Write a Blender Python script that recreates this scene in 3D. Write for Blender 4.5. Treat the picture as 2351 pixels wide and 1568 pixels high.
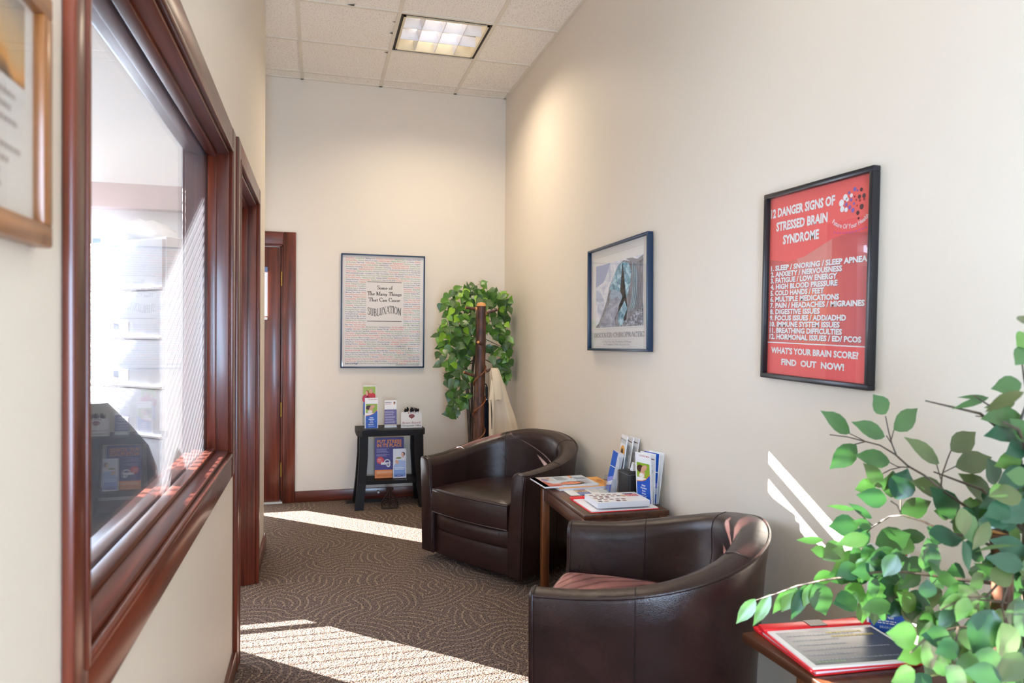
import bpy, bmesh, math, random
from mathutils import Vector, Matrix
random.seed(11)
PI = math.pi
for o in list(bpy.data.objects):
    bpy.data.objects.remove(o)
C = bpy.context.scene.collection
sc = bpy.context.scene

# ------------------------------------------------------------------ camera
W_, H_ = 2351, 1568
FPX = 1634.6
YAW, PITCH, ROLL, CAMZ = math.radians(15.343), math.radians(-0.619), math.radians(0.443), 1.346
_d = Vector((math.sin(YAW)*math.cos(PITCH), math.cos(YAW)*math.cos(PITCH), math.sin(PITCH)))
_r = Vector((math.cos(YAW), -math.sin(YAW), 0.0))
_u = _r.cross(_d)
_r, _u = _r*math.cos(ROLL)+_u*math.sin(ROLL), _u*math.cos(ROLL)-_r*math.sin(ROLL)
CAM = Vector((0, 0, CAMZ))
cd = bpy.data.cameras.new('camera')
cam = bpy.data.objects.new('camera', cd)
C.objects.link(cam)
cam.matrix_world = Matrix(((_r.x, _u.x, -_d.x, 0), (_r.y, _u.y, -_d.y, 0), (_r.z, _u.z, -_d.z, CAMZ), (0, 0, 0, 1)))
cd.sensor_width = 36.0
cd.sensor_fit = 'HORIZONTAL'
cd.lens = FPX/W_*36.0
cd.clip_start = 0.05
cd.dof.use_dof = True
cd.dof.focus_distance = 3.6
cd.dof.aperture_fstop = 4.5
sc.camera = cam

# ------------------------------------------------------------------ view, sky, sun, daylight
vs = sc.view_settings
vs.view_transform = 'Standard'
vs.look = 'None'
vs.exposure = 0.32
vs.gamma = 1.0
vs.use_curve_mapping = False
sc.cycles.max_bounces = 10
sc.cycles.diffuse_bounces = 5
sc.cycles.transparent_max_bounces = 16
sc.cycles.sample_clamp_indirect = 6.0
sc.cycles.caustics_reflective = False
sc.cycles.caustics_refractive = False

world = bpy.data.worlds.new('sky')
sc.world = world
world.use_nodes = True
bg = world.node_tree.nodes['Background']
bg.inputs[0].default_value = (0.80, 0.89, 1.0, 1)
bg.inputs[1].default_value = 2.2

SUN_AZ = Vector((0.737, -0.676))
SUN_TAN = 0.35
sl = bpy.data.lights.new('sun', 'SUN')
sl.energy = 70.0
sl.angle = math.radians(0.15)
sl.color = (1.0, 0.97, 0.93)
so = bpy.data.objects.new('sun', sl)
C.objects.link(so)
so.location = (-6, 9, 6)
so.rotation_euler = Vector((SUN_AZ.x, SUN_AZ.y, -SUN_TAN)).to_track_quat('-Z', 'Y').to_euler()

def area_light(name, loc, aim, sx, sy, power, color, spread=PI):
    l = bpy.data.lights.new(name, 'AREA')
    l.shape = 'RECTANGLE'
    l.size, l.size_y = sx, sy
    l.energy = power
    l.color = color
    l.spread = spread
    o = bpy.data.objects.new(name, l)
    C.objects.link(o)
    o.location = loc
    o.rotation_euler = (Vector(aim)-Vector(loc)).to_track_quat('-Z', 'Z').to_euler()
    return o
# daylight entering by the shop front behind the camera, and by the office windows
area_light('daylight_front', (0.06, -1.62, 1.25), (0.75, 3.0, 2.0), 0.62, 2.2, 128, (0.52, 0.72, 1.0))
area_light('daylight_office', (-2.6, 5.0, 1.8), (-1.6, 1.0, 1.2), 2.6, 1.9, 130, (0.56, 0.74, 1.0))
area_light('daylight_back_door', (-0.61, 5.80, 1.1), (-0.5, 3.0, 0.6), 0.40, 1.7, 10, (0.9, 0.95, 1.0))

# ------------------------------------------------------------------ pixel ray -> real point at a known depth
def ray(px, py):
    return _d + _r*((px-W_/2)/FPX) - _u*((py-H_/2)/FPX)
def atY(px, py, y):
    q = ray(px, py); return CAM + q*(y/q.y)
def atX(px, py, x):
    q = ray(px, py); return CAM + q*(x/q.x)
def atZ(px, py, z):
    q = ray(px, py); return CAM + q*((z-CAMZ)/q.z)
def atD(px, py, dist):
    return CAM + ray(px, py)*dist

XR, XL, YB, ZC = 1.539, -0.315, 5.868, 3.337
XLO = -0.455          # office face of the left wall

# ------------------------------------------------------------------ materials
MATS = {}
def s2l(v):
    v /= 255.0
    return v/12.92 if v <= 0.04045 else ((v+0.055)/1.055)**2.4
def rgb(*c):
    if len(c) == 1 and isinstance(c[0], str):
        h = c[0].lstrip('#'); c = [int(h[i:i+2], 16) for i in (0, 2, 4)]
    return (s2l(c[0]), s2l(c[1]), s2l(c[2]), 1.0)
def newmat(name):
    m = bpy.data.materials.new(name); m.use_nodes = True
    nt = m.node_tree
    return m, nt, nt.nodes['Principled BSDF']
def N(nt, t, **kw):
    n = nt.nodes.new(t)
    for k, v in kw.items(): setattr(n, k, v)
    return n
def fm(hexc, rough=0.55, spec=0.3, metal=0.0, coat=0.0):
    key = ('flat', hexc, rough, metal, coat)
    if key in MATS: return MATS[key]
    m, nt, p = newmat('flat_'+hexc.lstrip('#'))
    n = N(nt, 'ShaderNodeTexNoise'); n.inputs['Scale'].default_value = 30
    mx = N(nt, 'ShaderNodeMix', data_type='RGBA')
    c = rgb(hexc)
    mx.inputs['A'].default_value = c
    mx.inputs['B'].default_value = (c[0]*0.93, c[1]*0.93, c[2]*0.93, 1)
    nt.links.new(n.outputs['Fac'], mx.inputs['Factor'])
    nt.links.new(mx.outputs['Result'], p.inputs['Base Color'])
    p.inputs['Roughness'].default_value = rough
    p.inputs['Specular IOR Level'].default_value = spec
    p.inputs['Metallic'].default_value = metal
    p.inputs['Coat Weight'].default_value = coat
    MATS[key] = m
    return m
def noise_bump(nt, p, scale, strength, dist=0.002, detail=3, coords='Object'):
    tc = N(nt, 'ShaderNodeTexCoord')
    n = N(nt, 'ShaderNodeTexNoise'); n.inputs['Scale'].default_value = scale; n.inputs['Detail'].default_value = detail
    nt.links.new(tc.outputs[coords], n.inputs['Vector'])
    b = N(nt, 'ShaderNodeBump'); b.inputs['Strength'].default_value = strength; b.inputs['Distance'].default_value = dist
    nt.links.new(n.outputs['Fac'], b.inputs['Height'])
    nt.links.new(b.outputs['Normal'], p.inputs['Normal'])
    return n, b, tc
def ramp(nt, fac, stops):
    r = N(nt, 'ShaderNodeValToRGB')
    el = r.color_ramp.elements
    while len(el) < len(stops): el.new(0.5)
    for e, (pos, c) in zip(el, stops):
        e.position = pos; e.color = c
    nt.links.new(fac, r.inputs['Fac'])
    return r

def paint(name, c, rough=0.55):
    m, nt, p = newmat(name)
    p.inputs['Base Color'].default_value = c
    p.inputs['Roughness'].default_value = rough
    p.inputs['Specular IOR Level'].default_value = 0.35
    noise_bump(nt, p, 260, 0.10, 0.0015, 2)
    return m
M_WALL = paint('wall_paint', rgb(228, 217, 202))
M_OFFICE = paint('office_paint', rgb(246, 247, 250))
M_BULK = paint('bulkhead_paint', rgb(190, 172, 176))

def wood(name, dark, light, axis, rough=0.32, coat=0.25, spec=0.5):
    m, nt, p = newmat(name)
    tc = N(nt, 'ShaderNodeTexCoord'); mp = N(nt, 'ShaderNodeMapping')
    s = [38, 38, 38]; s['XYZ'.index(axis)] = 2.2
    mp.inputs['Scale'].default_value = s
    nt.links.new(tc.outputs['Object'], mp.inputs['Vector'])
    n = N(nt, 'ShaderNodeTexNoise'); n.inputs['Scale'].default_value = 1.0; n.inputs['Detail'].default_value = 6
    n.inputs['Distortion'].default_value = 0.6
    nt.links.new(mp.outputs['Vector'], n.inputs['Vector'])
    r = ramp(nt, n.outputs['Fac'], [(0.30, dark), (0.70, light)])
    n2 = N(nt, 'ShaderNodeTexNoise'); n2.inputs['Scale'].default_value = 3.0
    nt.links.new(tc.outputs['Object'], n2.inputs['Vector'])
    mx = N(nt, 'ShaderNodeMix', data_type='RGBA', blend_type='MULTIPLY')
    r2 = ramp(nt, n2.outputs['Fac'], [(0.3, (0.65, 0.6, 0.6, 1)), (0.7, (1.1, 1.1, 1.1, 1))])
    mx.inputs['Factor'].default_value = 0.7
    nt.links.new(r.outputs['Color'], mx.inputs['A']); nt.links.new(r2.outputs['Color'], mx.inputs['B'])
    nt.links.new(mx.outputs['Result'], p.inputs['Base Color'])
    p.inputs['Roughness'].default_value = rough
    p.inputs['Coat Weight'].default_value = coat
    p.inputs['Coat Roughness'].default_value = 0.15
    p.inputs['Specular IOR Level'].default_value = spec
    b = N(nt, 'ShaderNodeBump'); b.inputs['Strength'].default_value = 0.12; b.inputs['Distance'].default_value = 0.001
    nt.links.new(n.outputs['Fac'], b.inputs['Height']); nt.links.new(b.outputs['Normal'], p.inputs['Normal'])
    return m
MAH = {a: wood('mahogany_'+a.lower(), rgb(66, 24, 14), rgb(122, 52, 28), a) for a in 'XYZ'}
TBL = {a: wood('walnut_'+a.lower(), rgb(58, 32, 20), rgb(104, 60, 34), a, 0.35, 0.2) for a in 'XYZ'}
BLK = {a: wood('espresso_'+a.lower(), rgb(13, 11, 11), rgb(23, 20, 19), a, 0.5, 0.0, 0.2) for a in 'XYZ'}
TLEG = wood('walnut_leg', rgb(88, 48, 24), rgb(146, 88, 46), 'Z', 0.35, 0.2)  # lighter, more orange than the top: light on the legs put into the colour
OAK = {a: wood('oak_frame_'+a.lower(), rgb(118, 66, 28), rgb(184, 120, 62), a, 0.35, 0.3) for a in 'XYZ'}

def leather():
    m, nt, p = newmat('brown_leather')
    tc = N(nt, 'ShaderNodeTexCoord')
    n = N(nt, 'ShaderNodeTexNoise'); n.inputs['Scale'].default_value = 9; n.inputs['Detail'].default_value = 5
    nt.links.new(tc.outputs['Object'], n.inputs['Vector'])
    r = ramp(nt, n.outputs['Fac'], [(0.3, rgb(32, 16, 15)), (0.7, rgb(47, 26, 23))])
    nt.links.new(r.outputs['Color'], p.inputs['Base Color'])
    v = N(nt, 'ShaderNodeTexVoronoi'); v.inputs['Scale'].default_value = 420
    nt.links.new(tc.outputs['Object'], v.inputs['Vector'])
    n3 = N(nt, 'ShaderNodeTexNoise'); n3.inputs['Scale'].default_value = 14; n3.inputs['Detail'].default_value = 2
    nt.links.new(tc.outputs['Object'], n3.inputs['Vector'])
    ad = N(nt, 'ShaderNodeMath', operation='MULTIPLY_ADD'); ad.inputs[1].default_value = 7.0
    nt.links.new(n3.outputs['Fac'], ad.inputs[0]); nt.links.new(v.outputs['Distance'], ad.inputs[2])
    b = N(nt, 'ShaderNodeBump'); b.inputs['Strength'].default_value = 0.16; b.inputs['Distance'].default_value = 0.003
    nt.links.new(ad.outputs[0], b.inputs['Height']); nt.links.new(b.outputs['Normal'], p.inputs['Normal'])
    p.inputs['Roughness'].default_value = 0.27
    p.inputs['Specular IOR Level'].default_value = 0.5
    return m
M_LEATHER = leather()
M_SEAM = fm('#1d100e', 0.5)

def carpet():
    m, nt, p = newmat('carpet')
    L = nt.links.new
    tc = N(nt, 'ShaderNodeTexCoord')
    wn = N(nt, 'ShaderNodeTexNoise'); wn.inputs['Scale'].default_value = 3.5; wn.inputs['Detail'].default_value = 1
    L(tc.outputs['Object'], wn.inputs['Vector'])
    dv = N(nt, 'ShaderNodeVectorMath', operation='MULTIPLY_ADD')
    dv.inputs[1].default_value = (0.07, 0.07, 0)
    L(wn.outputs['Color'], dv.inputs[0]); L(tc.outputs['Object'], dv.inputs[2])
    v = N(nt, 'ShaderNodeTexVoronoi', voronoi_dimensions='2D'); v.inputs['Scale'].default_value = 5.2
    L(dv.outputs[0], v.inputs['Vector'])
    sub = N(nt, 'ShaderNodeVectorMath', operation='SUBTRACT')
    L(dv.outputs[0], sub.inputs[0])
    # voronoi position comes back in texture space divided by the scale
    L(v.outputs['Position'], sub.inputs[1])
    sep = N(nt, 'ShaderNodeSeparateColor'); L(v.outputs['Color'], sep.inputs[0])
    ang = N(nt, 'ShaderNodeMath', operation='MULTIPLY'); ang.inputs[1].default_value = 6.283
    L(sep.outputs[0], ang.inputs[0])
    cs = N(nt, 'ShaderNodeMath', operation='COSINE'); sn = N(nt, 'ShaderNodeMath', operation='SINE')
    L(ang.outputs[0], cs.inputs[0]); L(ang.outputs[0], sn.inputs[0])
    cb = N(nt, 'ShaderNodeCombineXYZ'); L(cs.outputs[0], cb.inputs[0]); L(sn.outputs[0], cb.inputs[1])
    sca = N(nt, 'ShaderNodeVectorMath', operation='SCALE'); sca.inputs['Scale'].default_value = 0.17
    L(cb.outputs[0], sca.inputs[0])
    s2 = N(nt, 'ShaderNodeVectorMath', operation='SUBTRACT'); L(sub.outputs[0], s2.inputs[0]); L(sca.outputs[0], s2.inputs[1])
    flat = N(nt, 'ShaderNodeVectorMath', operation='MULTIPLY'); flat.inputs[1].default_value = (1, 1, 0)
    L(s2.outputs[0], flat.inputs[0])
    ln = N(nt, 'ShaderNodeVectorMath', operation='LENGTH'); L(flat.outputs[0], ln.inputs[0])
    mu = N(nt, 'ShaderNodeMath', operation='MULTIPLY'); mu.inputs[1].default_value = 2*PI/0.040
    L(ln.outputs['Value'], mu.inputs[0])
    si = N(nt, 'ShaderNodeMath', operation='SINE'); L(mu.outputs[0], si.inputs[0])
    fib = N(nt, 'ShaderNodeTexNoise'); fib.inputs['Scale'].default_value = 130; fib.inputs['Detail'].default_value = 3
    L(tc.outputs['Object'], fib.inputs['Vector'])
    ad = N(nt, 'ShaderNodeMath', operation='MULTIPLY_ADD'); ad.inputs[1].default_value = 2.4
    L(fib.outputs['Fac'], ad.inputs[0]); L(si.outputs[0], ad.inputs[2])
    r = ramp(nt, ad.outputs[0], [(0.0, (0, 0, 0, 1)), (1.0, (1, 1, 1, 1))])
    mr = N(nt, 'ShaderNodeMapRange'); mr.inputs['From Min'].default_value = 1.85; mr.inputs['From Max'].default_value = 2.35
    L(ad.outputs[0], mr.inputs['Value'])
    nt.nodes.remove(r)
    # flecked ground
    fr = ramp(nt, fib.outputs['Fac'], [(0.36, rgb(52, 42, 38)), (0.62, rgb(124, 106, 95))])
    mx = N(nt, 'ShaderNodeMix', data_type='RGBA')
    mx.inputs['B'].default_value = rgb(152, 130, 110)
    L(mr.outputs['Result'], mx.inputs['Factor']); L(fr.outputs['Color'], mx.inputs['A'])
    L(mx.outputs['Result'], p.inputs['Base Color'])
    p.inputs['Roughness'].default_value = 0.95
    p.inputs['Specular IOR Level'].default_value = 0.1
    vb = N(nt, 'ShaderNodeTexVoronoi'); vb.inputs['Scale'].default_value = 130
    L(tc.outputs['Object'], vb.inputs['Vector'])
    b = N(nt, 'ShaderNodeBump'); b.inputs['Strength'].default_value = 0.8; b.inputs['Distance'].default_value = 0.004
    L(vb.outputs['Distance'], b.inputs['Height']); L(b.outputs['Normal'], p.inputs['Normal'])
    return m
M_CARPET = carpet()

def tile_mat():
    m, nt, p = newmat('ceiling_tile')
    tc = N(nt, 'ShaderNodeTexCoord')
    v = N(nt, 'ShaderNodeTexNoise'); v.inputs['Scale'].default_value = 120; v.inputs['Detail'].default_value = 2
    mp = N(nt, 'ShaderNodeMapping'); mp.inputs['Scale'].default_value = (1, 1.6, 1)
    nt.links.new(tc.outputs['Object'], mp.inputs['Vector']); nt.links.new(mp.outputs['Vector'], v.inputs['Vector'])
    r = ramp(nt, v.outputs['Fac'], [(0.30, rgb(150, 138, 122)), (0.40, rgb(246, 239, 228)), (1.0, rgb(250, 244, 234))])
    nt.links.new(r.outputs['Color'], p.inputs['Base Color'])
    p.inputs['Roughness'].default_value = 0.95
    b = N(nt, 'ShaderNodeBump'); b.inputs['Strength'].default_value = 0.4; b.inputs['Distance'].default_value = 0.002
    nt.links.new(v.outputs['Fac'], b.inputs['Height']); nt.links.new(b.outputs['Normal'], p.inputs['Normal'])
    return m
M_TILE = tile_mat()
M_TBAR = fm('#e6ddcc', 0.5)

def glass(name, dust=0.0, tint=(1, 1, 1, 1), ior=1.5):
    m = bpy.data.materials.new(name); m.use_nodes = True
    nt = m.node_tree; nt.nodes.clear()
    out = N(nt, 'ShaderNodeOutputMaterial')
    tr = N(nt, 'ShaderNodeBsdfTransparent'); tr.inputs[0].default_value = tint
    gl = N(nt, 'ShaderNodeBsdfGlossy'); gl.inputs['Roughness'].default_value = 0.0
    lw = N(nt, 'ShaderNodeLayerWeight'); lw.inputs['Blend'].default_value = 0.5
    pw = N(nt, 'ShaderNodeMath', operation='POWER'); pw.inputs[1].default_value = 5.0
    fr = N(nt, 'ShaderNodeMath', operation='MULTIPLY_ADD'); fr.inputs[1].default_value = 0.62; fr.inputs[2].default_value = 0.035
    nt.links.new(lw.outputs['Facing'], pw.inputs[0]); nt.links.new(pw.outputs[0], fr.inputs[0])
    mx = N(nt, 'ShaderNodeMixShader')
    nt.links.new(fr.outputs[0], mx.inputs[0]); nt.links.new(tr.outputs[0], mx.inputs[1]); nt.links.new(gl.outputs[0], mx.inputs[2])
    last = mx
    if dust:
        df = N(nt, 'ShaderNodeBsdfDiffuse'); df.inputs[0].default_value = (0.85, 0.9, 1, 1)
        tl = N(nt, 'ShaderNodeBsdfTranslucent'); tl.inputs[0].default_value = (0.85, 0.9, 1, 1)
        ad = N(nt, 'ShaderNodeMixShader'); ad.inputs[0].default_value = 0.6
        nt.links.new(df.outputs[0], ad.inputs[1]); nt.links.new(tl.outputs[0], ad.inputs[2])
        m2 = N(nt, 'ShaderNodeMixShader'); m2.inputs[0].default_value = dust
        nt.links.new(mx.outputs[0], m2.inputs[1]); nt.links.new(ad.outputs[0], m2.inputs[2])
        last = m2
    nt.links.new(last.outputs[0], out.inputs[0])
    return m
M_GLASS = glass('window_glass', 0.042)
M_CLEAR = glass('clear_glass', 0.0)
M_PICGLASS = glass('picture_glass', 0.0)
M_ACRYL = glass('clear_acrylic', 0.02, (0.95, 0.97, 0.98, 1))

def emis(name, c, s):
    m = bpy.data.materials.new(name); m.use_nodes = True
    nt = m.node_tree; nt.nodes.clear()
    e = N(nt, 'ShaderNodeEmission'); e.inputs[0].default_value = c; e.inputs[1].default_value = s
    o = N(nt, 'ShaderNodeOutputMaterial'); nt.links.new(e.outputs[0], o.inputs[0])
    return m
M_LAMP = emis('fluorescent_lamp', (1, 0.93, 0.82, 1), 4.0)

def leafmat(name, c1, c2, rough=0.33, trans=0.07, tcol=(0.16, 0.52, 0.10, 1)):
    m, nt, p = newmat(name)
    tc = N(nt, 'ShaderNodeTexCoord')
    n = N(nt, 'ShaderNodeTexNoise'); n.inputs['Scale'].default_value = 14; n.inputs['Detail'].default_value = 3
    nt.links.new(tc.outputs['Object'], n.inputs['Vector'])
    r = ramp(nt, n.outputs['Fac'], [(0.35, c1), (0.65, c2)])
    nt.links.new(r.outputs['Color'], p.inputs['Base Color'])
    p.inputs['Roughness'].default_value = rough
    p.inputs['Specular IOR Level'].default_value = 0.75
    tl = N(nt, 'ShaderNodeBsdfTranslucent'); tl.inputs[0].default_value = tcol
    mx = N(nt, 'ShaderNodeMixShader'); mx.inputs[0].default_value = trans
    out = nt.nodes['Material Output']
    nt.links.new(p.outputs[0], mx.inputs[1]); nt.links.new(tl.outputs[0], mx.inputs[2]); nt.links.new(mx.outputs[0], out.inputs[0])
    return m
LEAF = [leafmat('leaf_dark', rgb(30, 66, 46), rgb(48, 86, 60)),
        leafmat('leaf_mid', rgb(54, 88, 44), rgb(76, 106, 58)),
        leafmat('leaf_olive', rgb(72, 84, 44), rgb(94, 102, 60)),
        leafmat('leaf_lime', rgb(84, 122, 48), rgb(112, 146, 72))]
IVY = [leafmat('ivy_dark', rgb(40, 74, 24), rgb(62, 98, 36), 0.4, 0.12),
       leafmat('ivy_mid', rgb(68, 112, 30), rgb(94, 138, 42), 0.4, 0.15),
       leafmat('ivy_grey', rgb(76, 98, 52), rgb(98, 122, 70), 0.4, 0.12),
       leafmat('ivy_lime', rgb(122, 168, 34), rgb(158, 202, 54), 0.4, 0.2)]
def barkmat(name, c1, c2, scale=40):
    m, nt, p = newmat(name)
    tc = N(nt, 'ShaderNodeTexCoord'); mp = N(nt, 'ShaderNodeMapping'); mp.inputs['Scale'].default_value = (1, 1, 0.25)
    nt.links.new(tc.outputs['Object'], mp.inputs['Vector'])
    n = N(nt, 'ShaderNodeTexNoise'); n.inputs['Scale'].default_value = scale; n.inputs['Detail'].default_value = 6
    nt.links.new(mp.outputs['Vector'], n.inputs['Vector'])
    r = ramp(nt, n.outputs['Fac'], [(0.35, c1), (0.68, c2)])
    nt.links.new(r.outputs['Color'], p.inputs['Base Color'])
    p.inputs['Roughness'].default_value = 0.5
    b = N(nt, 'ShaderNodeBump'); b.inputs['Strength'].default_value = 0.6; b.inputs['Distance'].default_value = 0.004
    nt.links.new(n.outputs['Fac'], b.inputs['Height']); nt.links.new(b.outputs['Normal'], p.inputs['Normal'])
    return m
M_BARK = barkmat('log_bark', rgb(44, 24, 16), rgb(104, 62, 40))
M_CUT = fm('#d69a5e', 0.6)
M_TWIG = barkmat('twig', rgb(52, 42, 34), rgb(92, 78, 62), 60)
M_BLACKMETAL = fm('#141416', 0.35, 0.5, 0.6)
M_BRASS = fm('#b08d4a', 0.3, 0.5, 0.9)

# ------------------------------------------------------------------ mesh builder
class G:
    def __init__(s):
        s.v, s.f, s.mi, s.mats = [], [], [], []
    def m(s, mat):
        if mat not in s.mats: s.mats.append(mat)
        return s.mats.index(mat)
    def raw(s, verts, faces, mat, M=None):
        k = len(s.v); i = s.m(mat)
        for p in verts:
            p = Vector(p)
            s.v.append(M @ p if M is not None else p)
        for f in faces:
            s.f.append([k+a for a in f]); s.mi.append(i)
        return s
    def box(s, x0, x1, y0, y1, z0, z1, mat, bev=0.0, M=None, seg=2):
        if bev <= 0:
            vs_ = [(x, y, z) for z in (z0, z1) for y in (y0, y1) for x in (x0, x1)]
            fs = [(0, 2, 3, 1), (4, 5, 7, 6), (0, 1, 5, 4), (2, 6, 7, 3), (0, 4, 6, 2), (1, 3, 7, 5)]
            return s.raw(vs_, fs, mat, M)
        bm = bmesh.new()
        bmesh.ops.create_cube(bm, size=1.0)
        for v in bm.verts:
            v.co = Vector(((x0+x1)/2+v.co.x*(x1-x0), (y0+y1)/2+v.co.y*(y1-y0), (z0+z1)/2+v.co.z*(z1-z0)))
        bmesh.ops.bevel(bm, geom=list(bm.edges), offset=bev, segments=seg, profile=0.5, affect='EDGES')
        return s.bm(bm, mat, M)
    def bm(s, bm, mat, M=None):
        bm.verts.index_update()
        vs_ = [v.co.copy() for v in bm.verts]
        fs = [[v.index for v in f.verts] for f in bm.faces]
        bm.free()
        return s.raw(vs_, fs, mat, M)
    def loft(s, rings, mat, closed=True, cap0=False, cap1=False, M=None):
        n = len(rings[0]); vs_ = [p for r in rings for p in r]; fs = []
        for i in range(len(rings)-1):
            for j in range(n if closed else n-1):
                a, b = i*n+j, i*n+(j+1) % n
                fs.append((a, b, b+n, a+n))
        if cap0: fs.append(tuple(reversed(range(n))))
        if cap1: fs.append(tuple((len(rings)-1)*n+j for j in range(n)))
        return s.raw(vs_, fs, mat, M)
    def tube(s, pts, r, mat, seg=8, closed=False, M=None, caps=True):
        pts = [Vector(p) for p in pts]; n = len(pts)
        rs = r if isinstance(r, (list, tuple)) else [r]*n
        rings = []; up = None
        for i, p in enumerate(pts):
            a = pts[(i-1) % n] if (closed or i > 0) else p
            b = pts[(i+1) % n] if (closed or i < n-1) else p
            t = (b-a).normalized() if (b-a).length > 1e-9 else Vector((0, 0, 1))
            if up is None:
                up = Vector((0, 0, 1)) if abs(t.z) < 0.9 else Vector((1, 0, 0))
            x = up.cross(t); x.normalize() if x.length > 1e-6 else None
            y = t.cross(x); up = y
            rings.append([p+x*math.cos(2*PI*k/seg)*rs[i]+y*math.sin(2*PI*k/seg)*rs[i] for k in range(seg)])
        if closed: rings.append(rings[0])
        return s.loft(rings, mat, True, caps and not closed, caps and not closed, M)
    def lathe(s, prof, mat, seg=24, c=(0, 0, 0), M=None, caps=True):
        rings = [[(c[0]+r*math.cos(2*PI*k/seg), c[1]+r*math.sin(2*PI*k/seg), c[2]+z) for k in range(seg)] for r, z in prof]
        return s.loft(rings, mat, True, caps, caps, M)
    def prism(s, poly, z0, z1, mat, M=None):
        n = len(poly)
        vs_ = [(x, y, z0) for x, y in poly]+[(x, y, z1) for x, y in poly]
        fs = [tuple(reversed(range(n))), tuple(range(n, 2*n))]+[(i, (i+1) % n, n+(i+1) % n, n+i) for i in range(n)]
        return s.raw(vs_, fs, mat, M)
    # flat printing in the local x (right) / y (up) plane, stacked on z
    def rect(s, u0, v0, u1, v1, mat, z=0.0, M=None):
        return s.raw([(u0, v0, z), (u1, v0, z), (u1, v1, z), (u0, v1, z)], [(0, 1, 2, 3)], mat, M)
    def poly(s, pts, mat, z=0.0, M=None):
        return s.raw([(a, b, z) for a, b in pts], [tuple(range(len(pts)))], mat, M)
    def disc(s, cx, cy, rx, ry, mat, z=0.0, n=18, M=None, rot=0.0):
        c, q = math.cos(rot), math.sin(rot)
        return s.poly([(cx+rx*math.cos(2*PI*i/n)*c-ry*math.sin(2*PI*i/n)*q, cy+rx*math.cos(2*PI*i/n)*q+ry*math.sin(2*PI*i/n)*c) for i in range(n)], mat, z, M)
    def text(s, t, u, v, h, mat, z=0.0, align='L', width=None, bold=0.0, M=None, warp=None, res=2, colors=None, maxw=None):
        vs_, fs, mi, w = text_mesh(t, bold, res, colors)
        sy = h/0.70
        sx = sy if width is None else width/w
        if maxw and w*sx > maxw: sx = maxw/w
        off = {'L': 0, 'C': -w*sx/2, 'R': -w*sx}[align]
        out = []
        for x, y in vs_:
            X, Y = u+off+x*sx, v+y*sy
            if warp: X, Y = warp(X, Y)
            out.append((X, Y, z))
        if colors is None:
            return s.raw(out, fs, mat, M)
        k = len(s.v)
        for p in out: s.v.append(M @ Vector(p) if M is not None else Vector(p))
        for f, i in zip(fs, mi):
            s.f.append([k+a for a in f]); s.mi.append(s.m(mat[i]))
        return s

_tc = {}
def text_mesh(t, bold=0.0, res=2, colors=None):
    key = (t, bold, res, tuple(colors) if colors else None)
    if key in _tc: return _tc[key]
    cu = bpy.data.curves.new('t', 'FONT')
    cu.body = t; cu.size = 1.0; cu.resolution_u = res; cu.offset = bold
    if colors:
        for k in range(4): cu.materials.append(None)
        for ch, i in zip(cu.body_format, colors): ch.material_index = i
    o = bpy.data.objects.new('t', cu); C.objects.link(o)
    dg = bpy.context.evaluated_depsgraph_get(); dg.update()
    me = o.evaluated_get(dg).to_mesh()
    vs_ = [(v.co.x, v.co.y) for v in me.vertices]
    fs = [list(p.vertices) for p in me.polygons]; mi = [p.material_index for p in me.polygons]
    o.evaluated_get(dg).to_mesh_clear()
    bpy.data.objects.remove(o); bpy.data.curves.remove(cu)
    x0 = min(v[0] for v in vs_); x1 = max(v[0] for v in vs_)
    vs_ = [(x-x0, y) for x, y in vs_]
    _tc[key] = (vs_, fs, mi, max(x1-x0, 1e-4))
    return _tc[key]

def obj(name, g, parent=None, smooth=True, label=None, angle=35, loc=None, M=None):
    me = bpy.data.meshes.new(name)
    me.from_pydata([tuple(v) for v in g.v], [], g.f)
    for m in g.mats: me.materials.append(m)
    me.polygons.foreach_set('material_index', g.mi)
    me.update()
    if smooth:
        me.shade_smooth()
        me.set_sharp_from_angle(angle=math.radians(angle))
    o = bpy.data.objects.new(name, me)
    C.objects.link(o)
    if parent is not None: o.parent = parent
    if M is not None: o.matrix_local = M
    elif loc is not None: o.location = loc
    if label: o['label'] = label
    return o
def tag(o, label, cat, group=None):
    o['label'] = label; o['category'] = cat
    if group: o['group'] = group
    return o
def thing(name, label, cat, loc=(0, 0, 0), rotz=0.0, group=None, M=None):
    o = bpy.data.objects.new(name, None); C.objects.link(o)
    o.empty_display_size = 0.05
    if M is not None: o.matrix_world = M
    else:
        o.location = loc; o.rotation_euler = (0, 0, rotz)
    return tag(o, label, cat, group)
def struct(name, g=None, loc=None, smooth=False):
    if g is None:
        o = bpy.data.objects.new(name, None); C.objects.link(o); o.empty_display_size = 0.05
    else:
        o = obj(name, g, smooth=smooth)
    o['kind'] = 'structure'
    return o
def children(o): return [c for c in bpy.data.objects if c.parent == o]
def copy_tree(o, parent=None):
    c = o.copy(); C.objects.link(c)
    if parent is not None: c.parent = parent
    for ch in children(o): copy_tree(ch, c)
    return c
def frame_matrix(origin, ux, uy):
    ux = Vector(ux).normalized(); uy = Vector(uy); uz = ux.cross(uy).normalized(); uy = uz.cross(ux)
    return Matrix(((ux.x, uy.x, uz.x, origin[0]), (ux.y, uy.y, uz.y, origin[1]), (ux.z, uy.z, uz.z, origin[2]), (0, 0, 0, 1)))
def sm(t):
    t = max(0.0, min(1.0, t)); return t*t*(3-2*t)

# ================================================================== ROOM SHELL
YW = 5.05             # office back wall, office side
g = G(); g.box(-5.3, 1.70, -2.0, 7.5, -0.12, 0.0, M_CARPET); struct('floor', g)
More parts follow.
